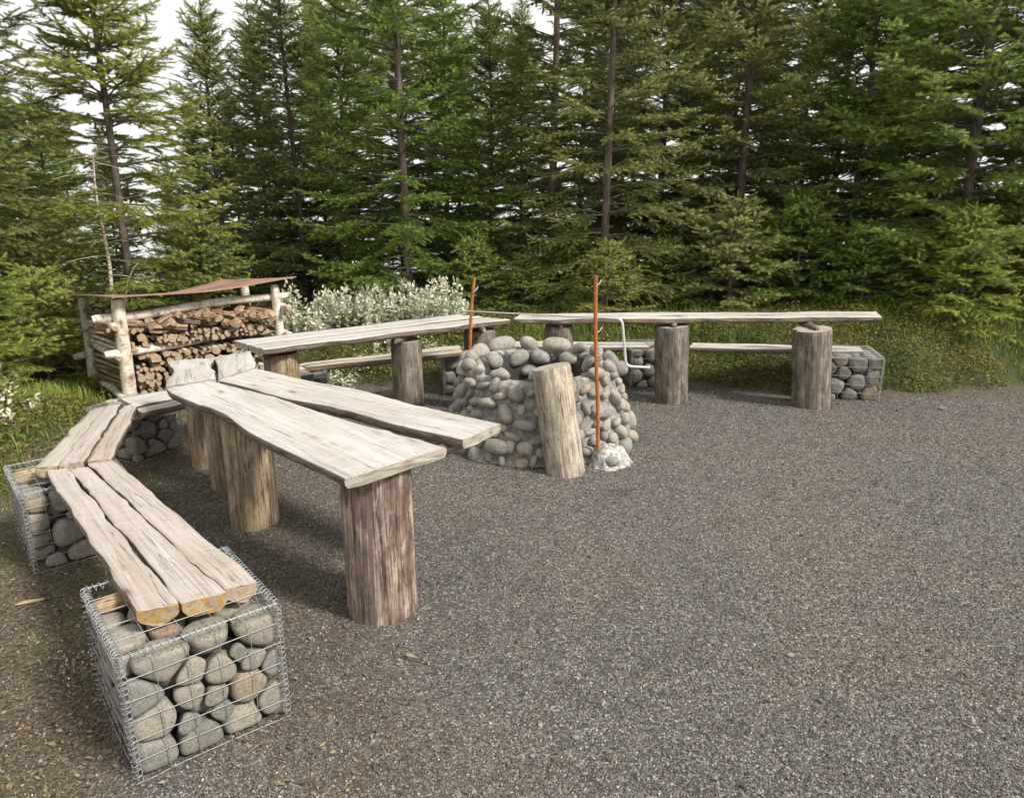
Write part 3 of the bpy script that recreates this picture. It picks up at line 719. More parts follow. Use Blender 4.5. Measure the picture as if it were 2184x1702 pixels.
# ---------------------------------------------------------------- fire pit
PX, PY, PZ = 0.185, 5.17, g1(0.185, 4.6) - 0.01
pit = empty('fire_pit', (PX, PY, PZ)); tag(pit, 'round fire pit of rounded stones set in grey mortar, open at the top', 'fire pit')
HP = 0.55
def pit_r(th, z):
    t = z / HP
    return 0.625 - 0.085 * t ** 0.9 + 0.03 * np.sin(th * 3 + 1) * .5 + 0.035 * np.clip(np.cos(th), 0, 1) * (1 - t)
def build_pit():
    n = 160; th = np.linspace(0, 2 * math.pi, n, endpoint=False); rings = []; w = wave3(77, 9, 6, 20)
    prof = [(0.07, -.04), (0.045, -.012), (0.012, .012)] + [(0.0, z) for z in np.linspace(.06, HP - .02, 22)]
    for off, z in prof: 
        r = pit_r(th, max(z, 0)) + off + (.03 * np.sin(th * 9) * np.sin(th * 4 + 1) if off > 0 else 0)
        rings.append(np.stack([r * np.cos(th), r * np.sin(th), np.full(n, z)], -1))
    for rr, z in ((0.525, HP), (0.50, HP + .004), (0.46, HP - .01), (.44, HP - .05), (.43, .3), (.42, .12), (.15, .09), (.01, .09)):
        rings.append(np.stack([rr * np.cos(th), rr * np.sin(th), np.full(n, z)], -1))
    G = np.array(rings); sh = G.shape; P = G.reshape(-1, 3)
    d = w(P) * .012 + wave3(78, 9, 25, 60)(P) * .004
    rad = P.copy(); rad[:, 2] = 0; ln = np.linalg.norm(rad, axis=1)[:, None] + 1e-6
    P = P + rad / ln * d[:, None]; P[:, 2] += np.roll(d, 7) * .6
    V, Q = loft(P.reshape(sh))
    t = NT('mortar'); p = t.obj(); a = t.noise(p, 28.0, 6); b = t.noise(p, 5.0, 4)
    c = t.ramp(a, [(0.3, (0.13, 0.125, 0.115)), (0.5, (0.235, 0.225, 0.21)), (0.7, (0.40, 0.385, 0.36))])
    c = t.mix(t.ramp(b, [(0.5, 0.0), (0.72, 0.6)]), c, (0.48, 0.46, 0.43))
    z = t.n('SeparateXYZ', Vector=p).outputs[2]
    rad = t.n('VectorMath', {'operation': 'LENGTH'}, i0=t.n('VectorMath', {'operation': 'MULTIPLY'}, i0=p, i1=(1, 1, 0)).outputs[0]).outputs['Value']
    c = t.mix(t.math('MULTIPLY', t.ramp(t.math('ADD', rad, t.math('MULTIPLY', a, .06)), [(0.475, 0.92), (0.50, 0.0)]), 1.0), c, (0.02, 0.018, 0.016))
    c = t.mix(t.math('MULTIPLY', t.ramp(z, [(0.0, 0.6), (0.06, 0.0)]), t.ramp(a, [(.48, 0.0), (.58, 1.0)])), c, (0.50, 0.49, 0.47))
    M['mortar'] = t.fin(c, t.bump(a, 0.9, 0.012), 0.95)
    ob('mortar_wall', np_mesh('mortar_wall', V, Q, [M['mortar']], True), pit)
    r = np.random.default_rng(21); pts = []
    for _ in range(6000):
        a = r.uniform(0, 6.283); z = r.uniform(.03, HP - .03); rad_ = float(pit_r(a, z)); s = r.uniform(.6, 1.4) ** 1.1
        q = np.array([rad_ * math.cos(a), rad_ * math.sin(a), z])
        if all(np.linalg.norm(q - o[0]) > (0.045 if z < .22 else 0.054) * (s + o[2]) for o in pts): pts.append((q, a, s, 'w'))
    for k in range(15):
        a = k / 15 * 6.283 + r.normal(0, .05); s = r.uniform(1.0, 1.55) if math.sin(a) > -.3 else r.uniform(.75, 1.05); rad_ = .50 + r.normal(0, .015)
        pts.append((np.array([rad_ * math.cos(a), rad_ * math.sin(a), HP + .022]), a, s, 'r'))
    for k in range(13):
        a = k / 13 * 6.283 + r.normal(0, .05); s = r.uniform(1.0, 1.35)
        pts.append((np.array([.455 * math.cos(a), .455 * math.sin(a), HP - .06]), a, s, 'i'))
    for k in range(11):
        a = k / 11 * 6.283; s = r.uniform(.9, 1.25)
        pts.append((np.array([.445 * math.cos(a), .445 * math.sin(a), HP - .16]), a, s, 'i'))
    def front(p): return (p[0][1] + (-.25 if p[3] == 'r' else 0) + (.6 if p[3] == 'i' and p[0][1] < 0 else 0) )
    pts.sort(key=front)
    dirs, Fa = ICO[3]; rest = []
    for i, (q, a, s, kd) in enumerate(pts):
        nrm = np.array([math.cos(a), math.sin(a), 0.28 if kd == 'w' else (.9 if kd == 'r' else .2)]); 
        if kd == 'i': nrm[:2] *= -1
        nrm /= np.linalg.norm(nrm)
        tan = np.array([-math.sin(a), math.cos(a), 0]); b2_ = np.cross(nrm, tan)
        ra = r.uniform(0, 3.14); ct, st = math.cos(ra) , math.sin(ra)
        if r.random() < .6: ra = r.normal(0, .35); ct, st = math.cos(ra), math.sin(ra)
        e1 = tan * ct + b2_ * st; e2 = -tan * st + b2_ * ct
        A = 0.056 * s * r.uniform(.95, 1.4); B = 0.044 * s * r.uniform(.7, 1.1); Cc = .042 * s
        sup = np.sign(dirs) * np.abs(dirs) ** r.uniform(.75, 1.0)
        Vv = sup[:, 0:1] * A * e1 + sup[:, 1:2] * B * e2 + sup[:, 2:3] * Cc * nrm
        Vv *= (1 + wave3(900 + i, 7, 1.2, 3.5)(dirs) * .13 + wave3(1900 + i, 7, 6, 12)(dirs) * .018)[:, None]
        c0 = q + nrm * (.012 * s if kd == 'w' else .008)
        if i < 100: ob('stone', np_mesh('stone', Vv, Fa, [M['stone_pit']], True), pit, loc=tuple(c0))
        else: rest.append(Vv + c0)
    if rest:
        V = np.vstack(rest); Q = np.vstack([Fa + k * len(dirs) for k in range(len(rest))])
        o = ob('stone', np_mesh('stone', V, Q, [M['stone_pit']], True), pit); o['kind'] = 'stuff'
build_pit()
# concrete foot with a stone in it, on the right of the pit
def build_foot():
    x, y = 0.63, 4.615; z = g1(x, y) - .01
    t = NT('crusty_white_mortar'); p = t.obj(); a = t.noise(p, 35.0, 6)
    c = t.ramp(a, [(0.35, (0.17, 0.16, 0.145)), (0.5, (0.38, 0.37, 0.345)), (0.68, (0.60, 0.59, 0.56))])
    m = t.fin(c, t.bump(a, 1.0, 0.012), 0.95)
    root = empty('mortar_foot', (x, y, z)); tag(root, 'white mortar mound with a pebble in it under the front orange rod', 'mortar foot')
    n = 60; th = np.linspace(0, 2 * math.pi, n, endpoint=False); w = wave1(5, 6, 2, 9)
    rings = []
    for rr, zz in ((.165, -.02), (.15, .008), (.125, .03), (.115, .07), (.10, .105), (.07, .128), (.03, .135), (.002, .136)):
        q = rr * (1 + .14 * np.sin(th * 3 + 1) * .6 + .06 * np.sin(th * 7 + zz * 40) + .04 * np.sin(th * 13))
        rings.append(np.stack([q * np.cos(th), q * .9 * np.sin(th), zz + .006 * np.sin(th * 5 + rr * 60)], -1))
    V, Q = loft(np.array(rings)); ob('mound', np_mesh('mound', V, Q, [m], True), root)
    dirs, Fa = ICO[3]
    ob('stone', np_mesh('stone', dirs * [.050, .034, .034] * (1 + wave3(8, 7, 1.5, 3)(dirs) * .08)[:, None], Fa, [M['stone_pit']], True), root, loc=(.012, -.098, .062))
    # patchy splashes of mortar around the foot of the pit
build_foot()

# ---------------------------------------------------------------- rods and spit
def rod(label, top, bot, pins):
    root = empty('steel_rod', bot); tag(root, label, 'rod', 'rusty rods beside the fire pit')
    T_ = Tubes(); tp = np.array(top) - np.array(bot); tt = np.linspace(0, 1, 14)
    T_.add([tuple(tp * q + np.array([.004 * math.sin(q * 7), 0, 0])) for q in tt], 0.0125, 10); T_.build('rod', M['rust'], root)
    capm = Tubes(); capm.add([tuple(tp), tuple(tp + [0, 0, .002])], [.0125, .001], 10)
    for q in pins:
        c = tp * q; P_ = Tubes(); P_.add([tuple(c + [.008, -.004, -.012]), tuple(c + [.022, -.008, 0.0]), tuple(c + [.036, -.01, .024])], .0042, 6)
        P_.build('pin', M['white'], root)
top = up(1270, 587, 4.60); bot = up(1275, 952, 4.58)
rod('taller rusty orange rod standing in the white mortar foot right of the stump', top, (bot[0], bot[1], bot[2] - .02), (.955, .895 - .2, .56, .37 - .14))
top2 = up(1011, 592, 5.50); bot2 = up(998, 790, 5.50)
rod('thinner looking rusty rod rising behind the left rim of the fire pit', top2, bot2, (.87, .50, .08))
spit = empty('roasting_spit', (0, 0, 0)); tag(spit, 'pale steel spit with a cranked handle resting on the two rusty rods', 'spit')
Ts = Tubes(); a = up(996, 664, 5.46); b = up(1318, 680, 4.565)
pts = [lerp(a, b, q) for q in np.linspace(0, 1, 12)]
for (x, y) in ((1322, 681), (1326, 686), (1328, 694), (1331, 730), (1334, 768), (1336, 776), (1340, 780), (1346, 782), (1365, 783), (1383, 784)): pts.append(up(x, y, 4.565 - .0004 * (x - 1322)))
Ts.add(pts, [0.0050] * 12 + [.0085] * 10, 8)
o = Ts.build('spit_bar', M['steel'], spit)
Tc = Tubes(); e = up(1383, 784, 4.541); Tc.add([e, (e[0] + .006, e[1], e[2]), (e[0] + .007, e[1], e[2])], [.011, .011, .001], 8); Tc.build('handle_tip', M['white'], spit)

# stump in front of the pit
st = log('log_stump', None, (0.345, 4.47, g1(.345, 4.47) - .03), (0.243, 4.55, 0.672), 0.125, 0.122, 'post_pale', 'end_grey', seed=71, rough=.03, grooves=2, seg=56, step=.02, chamfer=.005, tilt0=(.0, 0.06))
tag(st, 'pale upright log leaning to the left against the front of the fire pit', 'log')

# ---------------------------------------------------------------- firewood shelter
FLp = np.array([-3.30, 6.22]); FRp = np.array([-2.24, 7.10]); dep = np.array([-0.62, 0.72]); dep /= np.linalg.norm(dep); wd = FRp - FLp; SW = np.linalg.norm(wd); wd /= SW
BLp = FLp + dep * .78; BRp = FRp + dep * .78
sh = empty('firewood_shelter'); tag(sh, 'open firewood shelter of birch poles under a rusty brown sheet roof', 'shelter')
def S3(u, v, z):  # u along the front, v into depth
    p = FLp + wd * u + dep * v; return (p[0], p[1], z)
zg = g1(*FLp)
log('post', sh, S3(0, 0, zg - .1), up(250, 638, 6.22), .058, .050, 'birch', 'end_pale', seed=81, rough=.06, seg=24, bend=.02)
log('post', sh, (FRp[0] + .02, FRp[1], g1(*FRp) - .1), up(585, 607, 7.10), .046, .040, 'birch', 'end_pale', seed=82, rough=.06, seg=24, bend=.015)
log('post', sh, (BLp[0] - .13, BLp[1], g1(*BLp) - .1), up(176, 634, BLp[1]), .050, .044, 'birch', 'end_pale', seed=83, rough=.06, seg=24, bend=.02)
log('post', sh, (BRp[0], BRp[1], g1(*BRp) - .1), (BRp[0], BRp[1], .80), .050, .044, 'birch', 'end_pale', seed=84, rough=.06, seg=24, bend=.02)
def rail(a, b, r, seed, mat='birch', end='end_pale', r1=None): return log('rail', sh, a, b, r, r1 or r * .85, mat, end, seed=seed, rough=.05, seg=18, bend=.03)
rail(up(196, 683, 6.14), up(612, 630, 7.22), .040, 91)
rail(up(222, 758, 6.10), up(520, 712, 7.12), .035, 92)
rail(up(226, 862, 6.08), up(420, 830, 6.95), .034, 93)
rail(up(156, 762, 6.80), (BRp[0]+.1, BRp[1]+.05, .34), .034, 94)
rail(up(166, 852, 6.72), (BRp[0]+.1, BRp[1], .0), .048, 95)
rail(up(150, 686, 6.85), (BRp[0]+.1, BRp[1]+.05, .62), .03, 96)
for k, (v_, z) in enumerate(((.0, .385), (.0, .02), (.0, .64))):      # short rails from front to back on both sides
    rail(S3(-.055, -.10, z - .0 + zg * .4), S3(-.055, .98, z - .03), .032, 97 + k)
    rail(S3(SW + .05, -.16, z - .02), S3(SW + .05, .98, z - .03), .030, 107 + k)
rail(S3(-.12, -.14, .60), S3(-.05, .3, .60), .022, 111, 'post_grey')
# side wall of small round logs: each visible at the left, part of the shelter
for k in range(15):
    z = -0.02 + k * .046 + (.03 if k > 6 else 0)
    if z > .66: break
    j = random.uniform(-.02, .02)
    log('side_pole', sh, S3(.03 + j, .06, z + random.uniform(-.006, .006)), S3(-.09 - j, .76, z + random.uniform(-.012, .012)), random.uniform(.017, .024), .018, random.choice(['post_grey', 'birch', 'post_tan']), 'end', seed=300 + k, seg=12)
# floor bearers
# roof
def roof():
    A = np.array(up(238, 635, 6.05)); B = np.array(up(632, 591, 7.12)); C = np.array(up(474, 598, 7.78)); D = np.array(up(118, 627, 6.95))
    nx, ny = 30, 12; top_, bot_ = [], []
    for i in range(nx):
        for j in range(ny):
            u, v = i / (nx - 1), j / (ny - 1)
            p = (A * (1 - u) + B * u) * (1 - v) + (D * (1 - u) + C * u) * v
            p = p + np.array([0, 0, -0.035 * math.sin(math.pi * u) * (1 - v * .8) - .075 * math.sin(math.pi * u ** 1.1) * v + .004 * math.sin(u * 9 + v * 5)])
            top_.append(p + [0, 0, .004]); bot_.append(p - [0, 0, .004])
    V = np.array(top_ + bot_); n = nx * ny; Q = []
    for i in range(nx - 1):
        for j in range(ny - 1):
            a = i * ny + j; Q.append((a, a + ny, a + ny + 1, a + 1)); Q.append((n + a, n + a + 1, n + a + ny + 1, n + a + ny))
    def side(l):
        for a, b in zip(l[:-1], l[1:]): Q.append((a, b, b + n, a + n))
    side([i * ny for i in range(nx)][::-1]); side([i * ny + ny - 1 for i in range(nx)]); side(list(range(ny))); side([(nx - 1) * ny + j for j in range(ny)][::-1])
    ob('roof', np_mesh('roof', V, np.array(Q), [M['roof']], False), sh)
roof()
# firewood: a few meshes, many pieces
LOGM = []
for k in range(9):
    rr = random.uniform(.85, 1.1)
    LOGM.append(log_mesh('firewood_log', (0, 0, 0), (0, .30, random.uniform(-.01, .01)), .026 * rr, .024 * rr, M[['birch', 'post_grey', 'post_tan'][k % 3]], M[['end_pale', 'end_pale', 'end'][k % 3]], seed=400 + k, rough=.09, seg=14, step=.1, chamfer=.0))
def wedge_mesh(seed):
    r = random.Random(seed); a = r.uniform(.035, .055); L = r.uniform(.24, .34)
    sec = [(0, 0), (a, r.uniform(-.008, .008)), (a * .9, a * .55), (a * .35, a * .9), (-.004, a * .6)]
    n = 7; rings = []
    for i in range(n):
        t = i / (n - 1); rings.append([(x + .003 * math.sin(i * 2 + x * 99), t * L, z + .003 * math.cos(i * 1.7 + seed)) for x, z in sec])
    V, Q = loft(np.array(rings)); k = 5; nb = len(V); V2 = np.vstack([V, V[:k], V[-k:]])
    uv = [(j * .03, i * L / 6) for i in range(n) for j in range(k)] + [(x, z) for x, z in sec] * 2
    return np_mesh('split_firewood', V2, [Q, np.array([list(range(nb, nb + k))]), np.array([list(range(nb + k, nb + 2 * k))[::-1]])], [M['split'], M['end_pale'], M['post_grey']], False, uv=uv,
                   mat_idx=[2 if (i % k) in (2, 3) and seed % 2 else 0 for i in range(len(Q))] + [1, 1])
WEDM = [wedge_mesh(s) for s in range(8)]
rzF = math.atan2(dep[1], dep[0]) - math.pi / 2
def place(me, name, u, v, z, s=1.0, rx=0, rz=0, ry=0, label='', group=''):
    o = bpy.data.objects.new(name, me); o.location = S3(u, v, z); o.rotation_euler = (rx, ry, rzF + rz); o.scale = (s, 1, s)
    COL.objects.link(o); tag(o, label, 'firewood', group); return o
rF = random.Random(5)
def stack(z0, z1, u0, u1, big, label, group):
    """pack logs by dropping circles into a trough"""
    placed = []; tries = 0
    while tries < 2600:
        tries += 1
        s = rF.choice((rF.uniform(.5, .85), rF.uniform(.8, 1.1), rF.uniform(1.0, 1.55))) * big; r = .0262 * s; u = rF.uniform(u0 + r, u1 - r); z = z0 + r
        for _ in range(30):
            hit = False
            for (pu, pz, pr) in placed:
                d = math.hypot(pu - u, pz - z)
                if d < (pr + r) * .98 and abs(pu - u) < pr + r:
                    z = pz + math.sqrt(max(0, ((pr + r) ** 2 - (pu - u) ** 2))); hit = True
            if not hit: break
        if z + r > z1: continue
        if hit: continue
        placed.append((u, z, r))
        sp = rF.random() < .22
        place(rF.choice(WEDM if sp else LOGM), 'split_firewood' if sp else 'firewood_log', u, rF.uniform(-.035, .05), z, s, rF.uniform(-.04, .04), rF.uniform(-.07, .07),
              label=('split firewood piece wedged' + label[label.index(' stacked') + 8:]).replace('end-on', 'end-on among the round logs') if sp else label, group=('split pieces among the ' + group) if sp else group)
    return placed
zl = g1(*(FLp + wd * .6)) + .04
pa = stack(-.03, .335, .06, SW - .08, 1.15, 'round firewood log stacked end-on in the lower bay of the shelter', 'logs in the lower bay of the shelter')
pb = stack(.385, .50, .06, SW - .08, .9, 'thin round firewood log stacked end-on in the upper bay of the shelter', 'logs in the upper bay of the shelter')
print('logs', len(pa), len(pb))
for k in range(135):
    u = rF.uniform(.06, SW - .12); t_ = k / 135; zc = .505 + .095 * math.sin(math.pi * min(1, u / SW * 1.15)) * t_ + .05 * t_
    place(rF.choice(WEDM), 'split_firewood', u, rF.uniform(-.07, .12), zc, rF.uniform(.8, 1.35), rF.uniform(-.15, .3), rF.uniform(-1.3, 1.3), rF.uniform(-.8, .8),
          label='split reddish firewood piece tossed on top of the stack under the roof', group='split wood on top of the stack')

# ---------------------------------------------------------------- spruces
NT_ = {}
def needle_template(seed, n=17, L=0.026, W=0.0095):
    r = np.random.default_rng(seed); P = []
    for i in range(n):
        t = (i + .5) / n; a = i * 2.4 + r.uniform(-.3, .3)
        if -2.2 < ((a + math.pi) % (2 * math.pi) - math.pi) < -0.9 and r.random() < .6: a += 2.0   # fewer needles on the underside
        el = r.uniform(.75, 1.05)
        d = np.array([math.cos(el), math.sin(el) * math.cos(a), math.sin(el) * math.sin(a)])
        s = np.cross(d, [1, 0, 0]); s /= np.linalg.norm(s)
        l = L * r.uniform(.8, 1.15); b = np.array([t, 0, 0])
        P.append((b, d * l, s * W * .5))
    return P
def spruce(H, Rr, seed, zb=0.15, ws=0.185, nb=6, face_gap=None, gt=.46, lean=0.0, prof=0.8, dens=1.0, up0=.05, up1=.95, maxlat=.42, wide=None):
    """returns crown mesh (needle sprays), limb mesh and trunk mesh in local coordinates"""
    r = np.random.default_rng(seed); S0, S1, TIP, VAR = [], [], [], []; limbs = Tubes()
    z = zb; lx = wave1(seed, 3, .3, 1.2)
    def axis_(z): return np.array([lean * z + .05 * float(lx(z)), .04 * float(lx(z + 9)), z])
    def seg(a, b, tip, var): S0.append(a); S1.append(b); TIP.append(tip); VAR.append(var)
    while z < H - .12:
        t = z / H; env = Rr * max(0.0, 1 - t) ** prof * (0.72 + .28 * min(1, t / .18))
        k = nb + r.integers(-1, 2); a0 = r.uniform(0, 6.28)
        if t > .85: k = 4
        for j in range(k):
            a = a0 + j / k * 6.283 + r.normal(0, .18); zz = z + r.normal(0, ws * .15)
            if face_gap is not None:
                da = abs((a - face_gap + math.pi) % (2 * math.pi) - math.pi)
                if da < .85 and t < gt and r.random() < .66: continue
            if r.random() > dens: continue
            L = env * r.uniform(.72, 1.18) + .06
            if wide and t < .35: L *= r.uniform(.7, wide)
            el = up0 + (up1 - up0) * t ** 1.2 + r.normal(0, .09); var = float(np.clip(r.normal(.4, .3), 0, 1))
            st = 0.075; n = max(2, int(L / st)); p = axis_(min(zz, H - .1)); pts = [p]
            h = np.array([math.cos(a), math.sin(a), 0]); side = np.array([-math.sin(a), math.cos(a), 0])
            for i in range(n):
                q = i / n; e = el - (.30 * (1 - t)) * math.sin(math.pi * min(1, q * 1.1)) + .55 * max(0, q - .55) + r.normal(0, .03)
                p = p + (h * math.cos(e) + np.array([0, 0, math.sin(e)]) + side * r.normal(0, .04)) * st; pts.append(p)
            if L > .3: limbs.add(pts, np.linspace(.004 + .006 * L, .002, len(pts)), 4)
            bare = .22 if t < .5 else .08
            for i in range(n):
                q = (i + .5) / n
                if q < bare and L > .4: continue
                d = pts[i + 1] - pts[i]; d /= np.linalg.norm(d)
                last = i >= n - 1
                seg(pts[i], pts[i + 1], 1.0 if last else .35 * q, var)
                rem = L * (1 - q)
                for sgn in (-1, 1):
                    if r.random() < .12: continue
                    l = min(.10 + rem * .55, maxlat) * r.uniform(.6, 1.1); m = max(1, int(round(l / .07)))
                    an = r.uniform(.75, 1.05); dd = d * math.cos(an) + side * sgn * math.sin(an) + np.array([0, 0, r.normal(-.03, .15)])
                    b0 = pts[i] + (pts[i + 1] - pts[i]) * r.random(); b_ = b0
                    for x in range(m):
                        dd = dd + np.array([0, 0, -.10 + .12 * x / m]) + d * .06; dd /= np.linalg.norm(dd)
                        b2 = b_ + dd * .068; tipf = 1.0 if x == m - 1 else .30  # tip weight raised so painted sunlight reaches the inner shoots too
                        seg(b_, b2, tipf * r.uniform(.55, 1), var)
                        if m - x >= 2:
                            for s2 in (-1, 1):
                                if r.random() < .38: continue
                                sd = np.cross(dd, [0, 0, 1.0]); sd /= np.linalg.norm(sd) + 1e-9
                                e3 = dd * .62 + sd * s2 * .75 + np.array([0, 0, r.normal(.02, .20)]); ll = .06 + .035 * (m - x) / m
                                seg(b_, b_ + e3 * ll, r.uniform(.6, 1.0) * (1 if x > m * .3 else .7), var)
                        b_ = b2
        z += ws * r.uniform(.75, 1.2) * (1 if t < .6 else .8)
    # leader shoots
    p = axis_(H - .25)
    for i in range(4): seg(p, p + np.array([0, 0, .08]), .6, .3); p = p + np.array([0, 0, .08])
    A = np.array(S0); B = np.array(S1); n = len(A)
    D = B - A; ln = np.linalg.norm(D, axis=1); D /= ln[:, None]
    Sd = np.cross(D, np.array([0, 0, 1.0])); bad = np.linalg.norm(Sd, axis=1) < .05; Sd[bad] = [1, 0, 0]; Sd /= np.linalg.norm(Sd, axis=1)[:, None]; U = np.cross(Sd, D)
    # roll each brush at random among four templates
    Vs, Fs, At, Av = [], [], [], []; off = 0; which = r.integers(0, 4, n)
    for w in range(4):
        m = which == w
        if not m.any(): continue
        P = NEED[w]; a, d, s, u, l = A[m], D[m], Sd[m], U[m], ln[m]; tt = np.array(TIP)[m]; vv = np.array(VAR)[m]; c = m.sum()
        base = np.array([q[0] for q in P]); nd = np.array([q[1] for q in P]); ns = np.array([q[2] for q in P])
        Bm = a[:, None] + d[:, None] * (base[:, 0][None, :, None] * l[:, None, None])
        def tr(v): return v[None, :, 0:1] * d[:, None] + v[None, :, 1:2] * s[:, None] + v[None, :, 2:3] * u[:, None]
        N_ = tr(nd); W_ = tr(ns)
        tri = np.stack([Bm - W_, Bm + W_, Bm + N_ + W_ * .3], 2)      # (c, k, 3, 3)
        k = len(P)
        # core: a thin strip of twig
        cw = .0022
        core = np.stack([a - s * cw, a + s * cw, a + d * l[:, None]], 1)[:, None]
        tri = np.concatenate([tri, core], 1).reshape(-1, 3); 
        Vs.append(tri); Fs.append(np.arange(len(tri)).reshape(-1, 3) + off); off += len(tri)
        At.append(np.repeat(tt, (k + 1) * 3)); Av.append(np.repeat(vv, (k + 1) * 3))
    crown = (np.vstack(Vs), np.vstack(Fs), np.concatenate(At), np.concatenate(Av))
    # trunk
    tz = np.linspace(-.25, H - .05, 40); Tr = Tubes()
    Tr.add([axis_(max(q, 0)) + [0, 0, min(q, 0)] for q in tz], (.010 + .0068 * H) * (1 - np.clip(tz / H, 0, .97)) ** .85 + .003, 12)
    return crown, limbs, Tr, n
NEED = [needle_template(s) for s in range(4)]
def spruce_kind(name, fresh=False, **k):
    (V, Fa, tip, var), limbs, Tr, n = spruce(**k)
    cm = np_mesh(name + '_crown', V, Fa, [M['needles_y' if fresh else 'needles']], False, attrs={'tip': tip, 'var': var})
    lm = np_mesh(name + '_limbs', np.vstack(limbs.V), np.vstack(limbs.Q), [M['trunk']], True)
    tm = np_mesh(name + '_trunk', np.vstack(Tr.V), np.vstack(Tr.Q), [M['trunk']], True)
    print(name, 'segments', n, 'tris', len(Fa))
    return cm, lm, tm
def put_tree(kind, x, y, label, s=1.0, rz=0.0, sz=1.0, group=None, z=None):
    root = empty('spruce_tree', (x, y, (g1(x, y) if z is None else z) - .03), rz); root.scale = (s, s, s * sz)
    tag(root, label, 'tree', group)
    ob('crown', kind[0], root); ob('limbs', kind[1], root); ob('trunk', kind[2], root)
    return root
K = {}
K['gapA'] = spruce_kind('spruce_a', H=7.0, Rr=1.6, seed=1, zb=.30, nb=6, face_gap=-math.pi / 2, dens=1.0)
K['gapB'] = spruce_kind('spruce_b', H=6.6, Rr=1.45, seed=2, zb=.25, nb=6, face_gap=-math.pi / 2, dens=1.0, gt=.56)
K['full'] = spruce_kind('spruce_c', H=6.4, Rr=1.7, seed=3, zb=.12, nb=7, dens=.88)
K['sparse'] = spruce_kind('spruce_d', H=4.2, Rr=1.15, seed=4, zb=.2, nb=6, dens=.9, up0=.12, up1=1.0, maxlat=.28)
K['mid'] = spruce_kind('spruce_e', H=5.2, Rr=1.15, seed=5, zb=.35, nb=6, dens=.9, up0=.05, maxlat=.34)
K['fresh'] = spruce_kind('spruce_f', True, H=5.0, Rr=1.2, seed=6, zb=.10, nb=7, dens=1.0)
K['fringe'] = spruce_kind('spruce_g', True, H=4.8, Rr=1.15, seed=8, zb=.25, nb=8, dens=1.0, gt=.42, face_gap=-1.4, up0=.02)
K['young'] = spruce_kind('spruce_h', True, H=1.15, Rr=.75, seed=9, zb=.05, ws=.13, nb=6, prof=.7, up0=.05, maxlat=.3)

_ym = K['young'][0].copy(); _ym.materials[0] = M['needles']; K['young_dark'] = (_ym, K['young'][1], K['young'][2])
def tx(px, Y): return (px - CX) / F * (Y * math.cos(PITCH) + (CAMH - .5) * math.sin(PITCH))
# (photo column, distance, kind, scale, turn, label)
TREES = [
 (-190, 5.5, 'fresh', .95, .3, 'bright green spruce at the left edge, nearest of all the trees'),
 (-70, 7.6, 'full', 1.0, 1.0, 'dark tall spruce just behind the bright green one at the left edge'),
 (286, 8.3, 'fringe', 1.12, 0.0, 'yellow-green spruce with a bare brown trunk behind the firewood shelter'),
 (488, 10.3, 'sparse', .98, .4, 'thin pointed spruce standing alone against the sky right of the shelter'),
 (578, 11.6, 'sparse', 1.0, 2.1, 'slender pale spruce whose tip just reaches the top of the picture'),
 (645, 10.8, 'mid', 1.03, 1.2, 'open spruce with a straight dark trunk above the right end of the shelter roof'),
 (868, 9.4, 'gapA', 1.0, 0.0, 'big spruce behind the silvery willow, its trunk showing through layered boughs'),
 (1046, 11.2, 'sparse', 1.0, 3.3, 'small pointed spruce in the sky gap above the left orange rod'),
 (1176, 9.9, 'gapB', 1.05, 0.25, 'spruce with a long bare grey trunk right behind the fire pit'),
 (1287, 8.9, 'gapB', .92, -.3, 'spruce behind the front orange rod with a straight trunk and yellowish boughs'),
 (1567, 9.6, 'gapA', .97, .35, 'tall spruce behind the middle of the edge-on table, trunk bare to mid height'),
 (2030, 8.5, 'full', 1.08, .0, 'broad dense spruce at the right with brown-tinged inner boughs'),
 (2290, 8.7, 'full', 1.05, 2.0, 'dense spruce at the right edge of the picture'),
 (1800, 10.3, 'full', .95, 4.0, 'dark spruce between the tall bare-trunk tree and the broad right-hand one'),
]
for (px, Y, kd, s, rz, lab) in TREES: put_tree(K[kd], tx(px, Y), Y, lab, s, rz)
BACK = [(520, 12.9, 'full', .50), (700, 13.2, 'full', .70), (980, 13.4, 'full', .66), (60, 12.4, 'full', .5), (1880, 13.6, 'full', .8), (170, 11.8, 'sparse', .62), (440, 11.4, 'full', .42), (600, 13.2, 'full', .5), (860, 13.4, 'full', .9), (1110, 13.2, 'full', .68), (1540, 12.4, 'full', 1.0), (1760, 13.0, 'full', 1.0), (-60, 10.2, 'full', .95), (130, 10.8, 'sparse', .72), (380, 12.6, 'full', .30), (745, 11.9, 'full', .85), (955, 12.4, 'mid', 1.0), (1235, 12.0, 'mid', 1.15),
        (1400, 11.2, 'full', 1.02), (1480, 12.6, 'mid', 1.1), (1690, 12.2, 'mid', .98), (1930, 11.6, 'full', 1.0), (2110, 10.8, 'full', 1.08), (2300, 11.5, 'full', 1.1),
        (250, 12.8, 'full', .38), (1600, 13.6, 'full', .7), (1320, 13.8, 'full', .8), (-220, 8.6, 'full', 1.0), (2480, 9.8, 'full', 1.0)]
rb = random.Random(3)
names = ['darker spruce in the second row behind the others']
for i, (px, Y, kd, s) in enumerate(BACK):
    put_tree(K[kd], tx(px, Y), Y, names[0], s, rb.uniform(0, 6.28), rb.uniform(.95, 1.08), group='spruces of the second row')
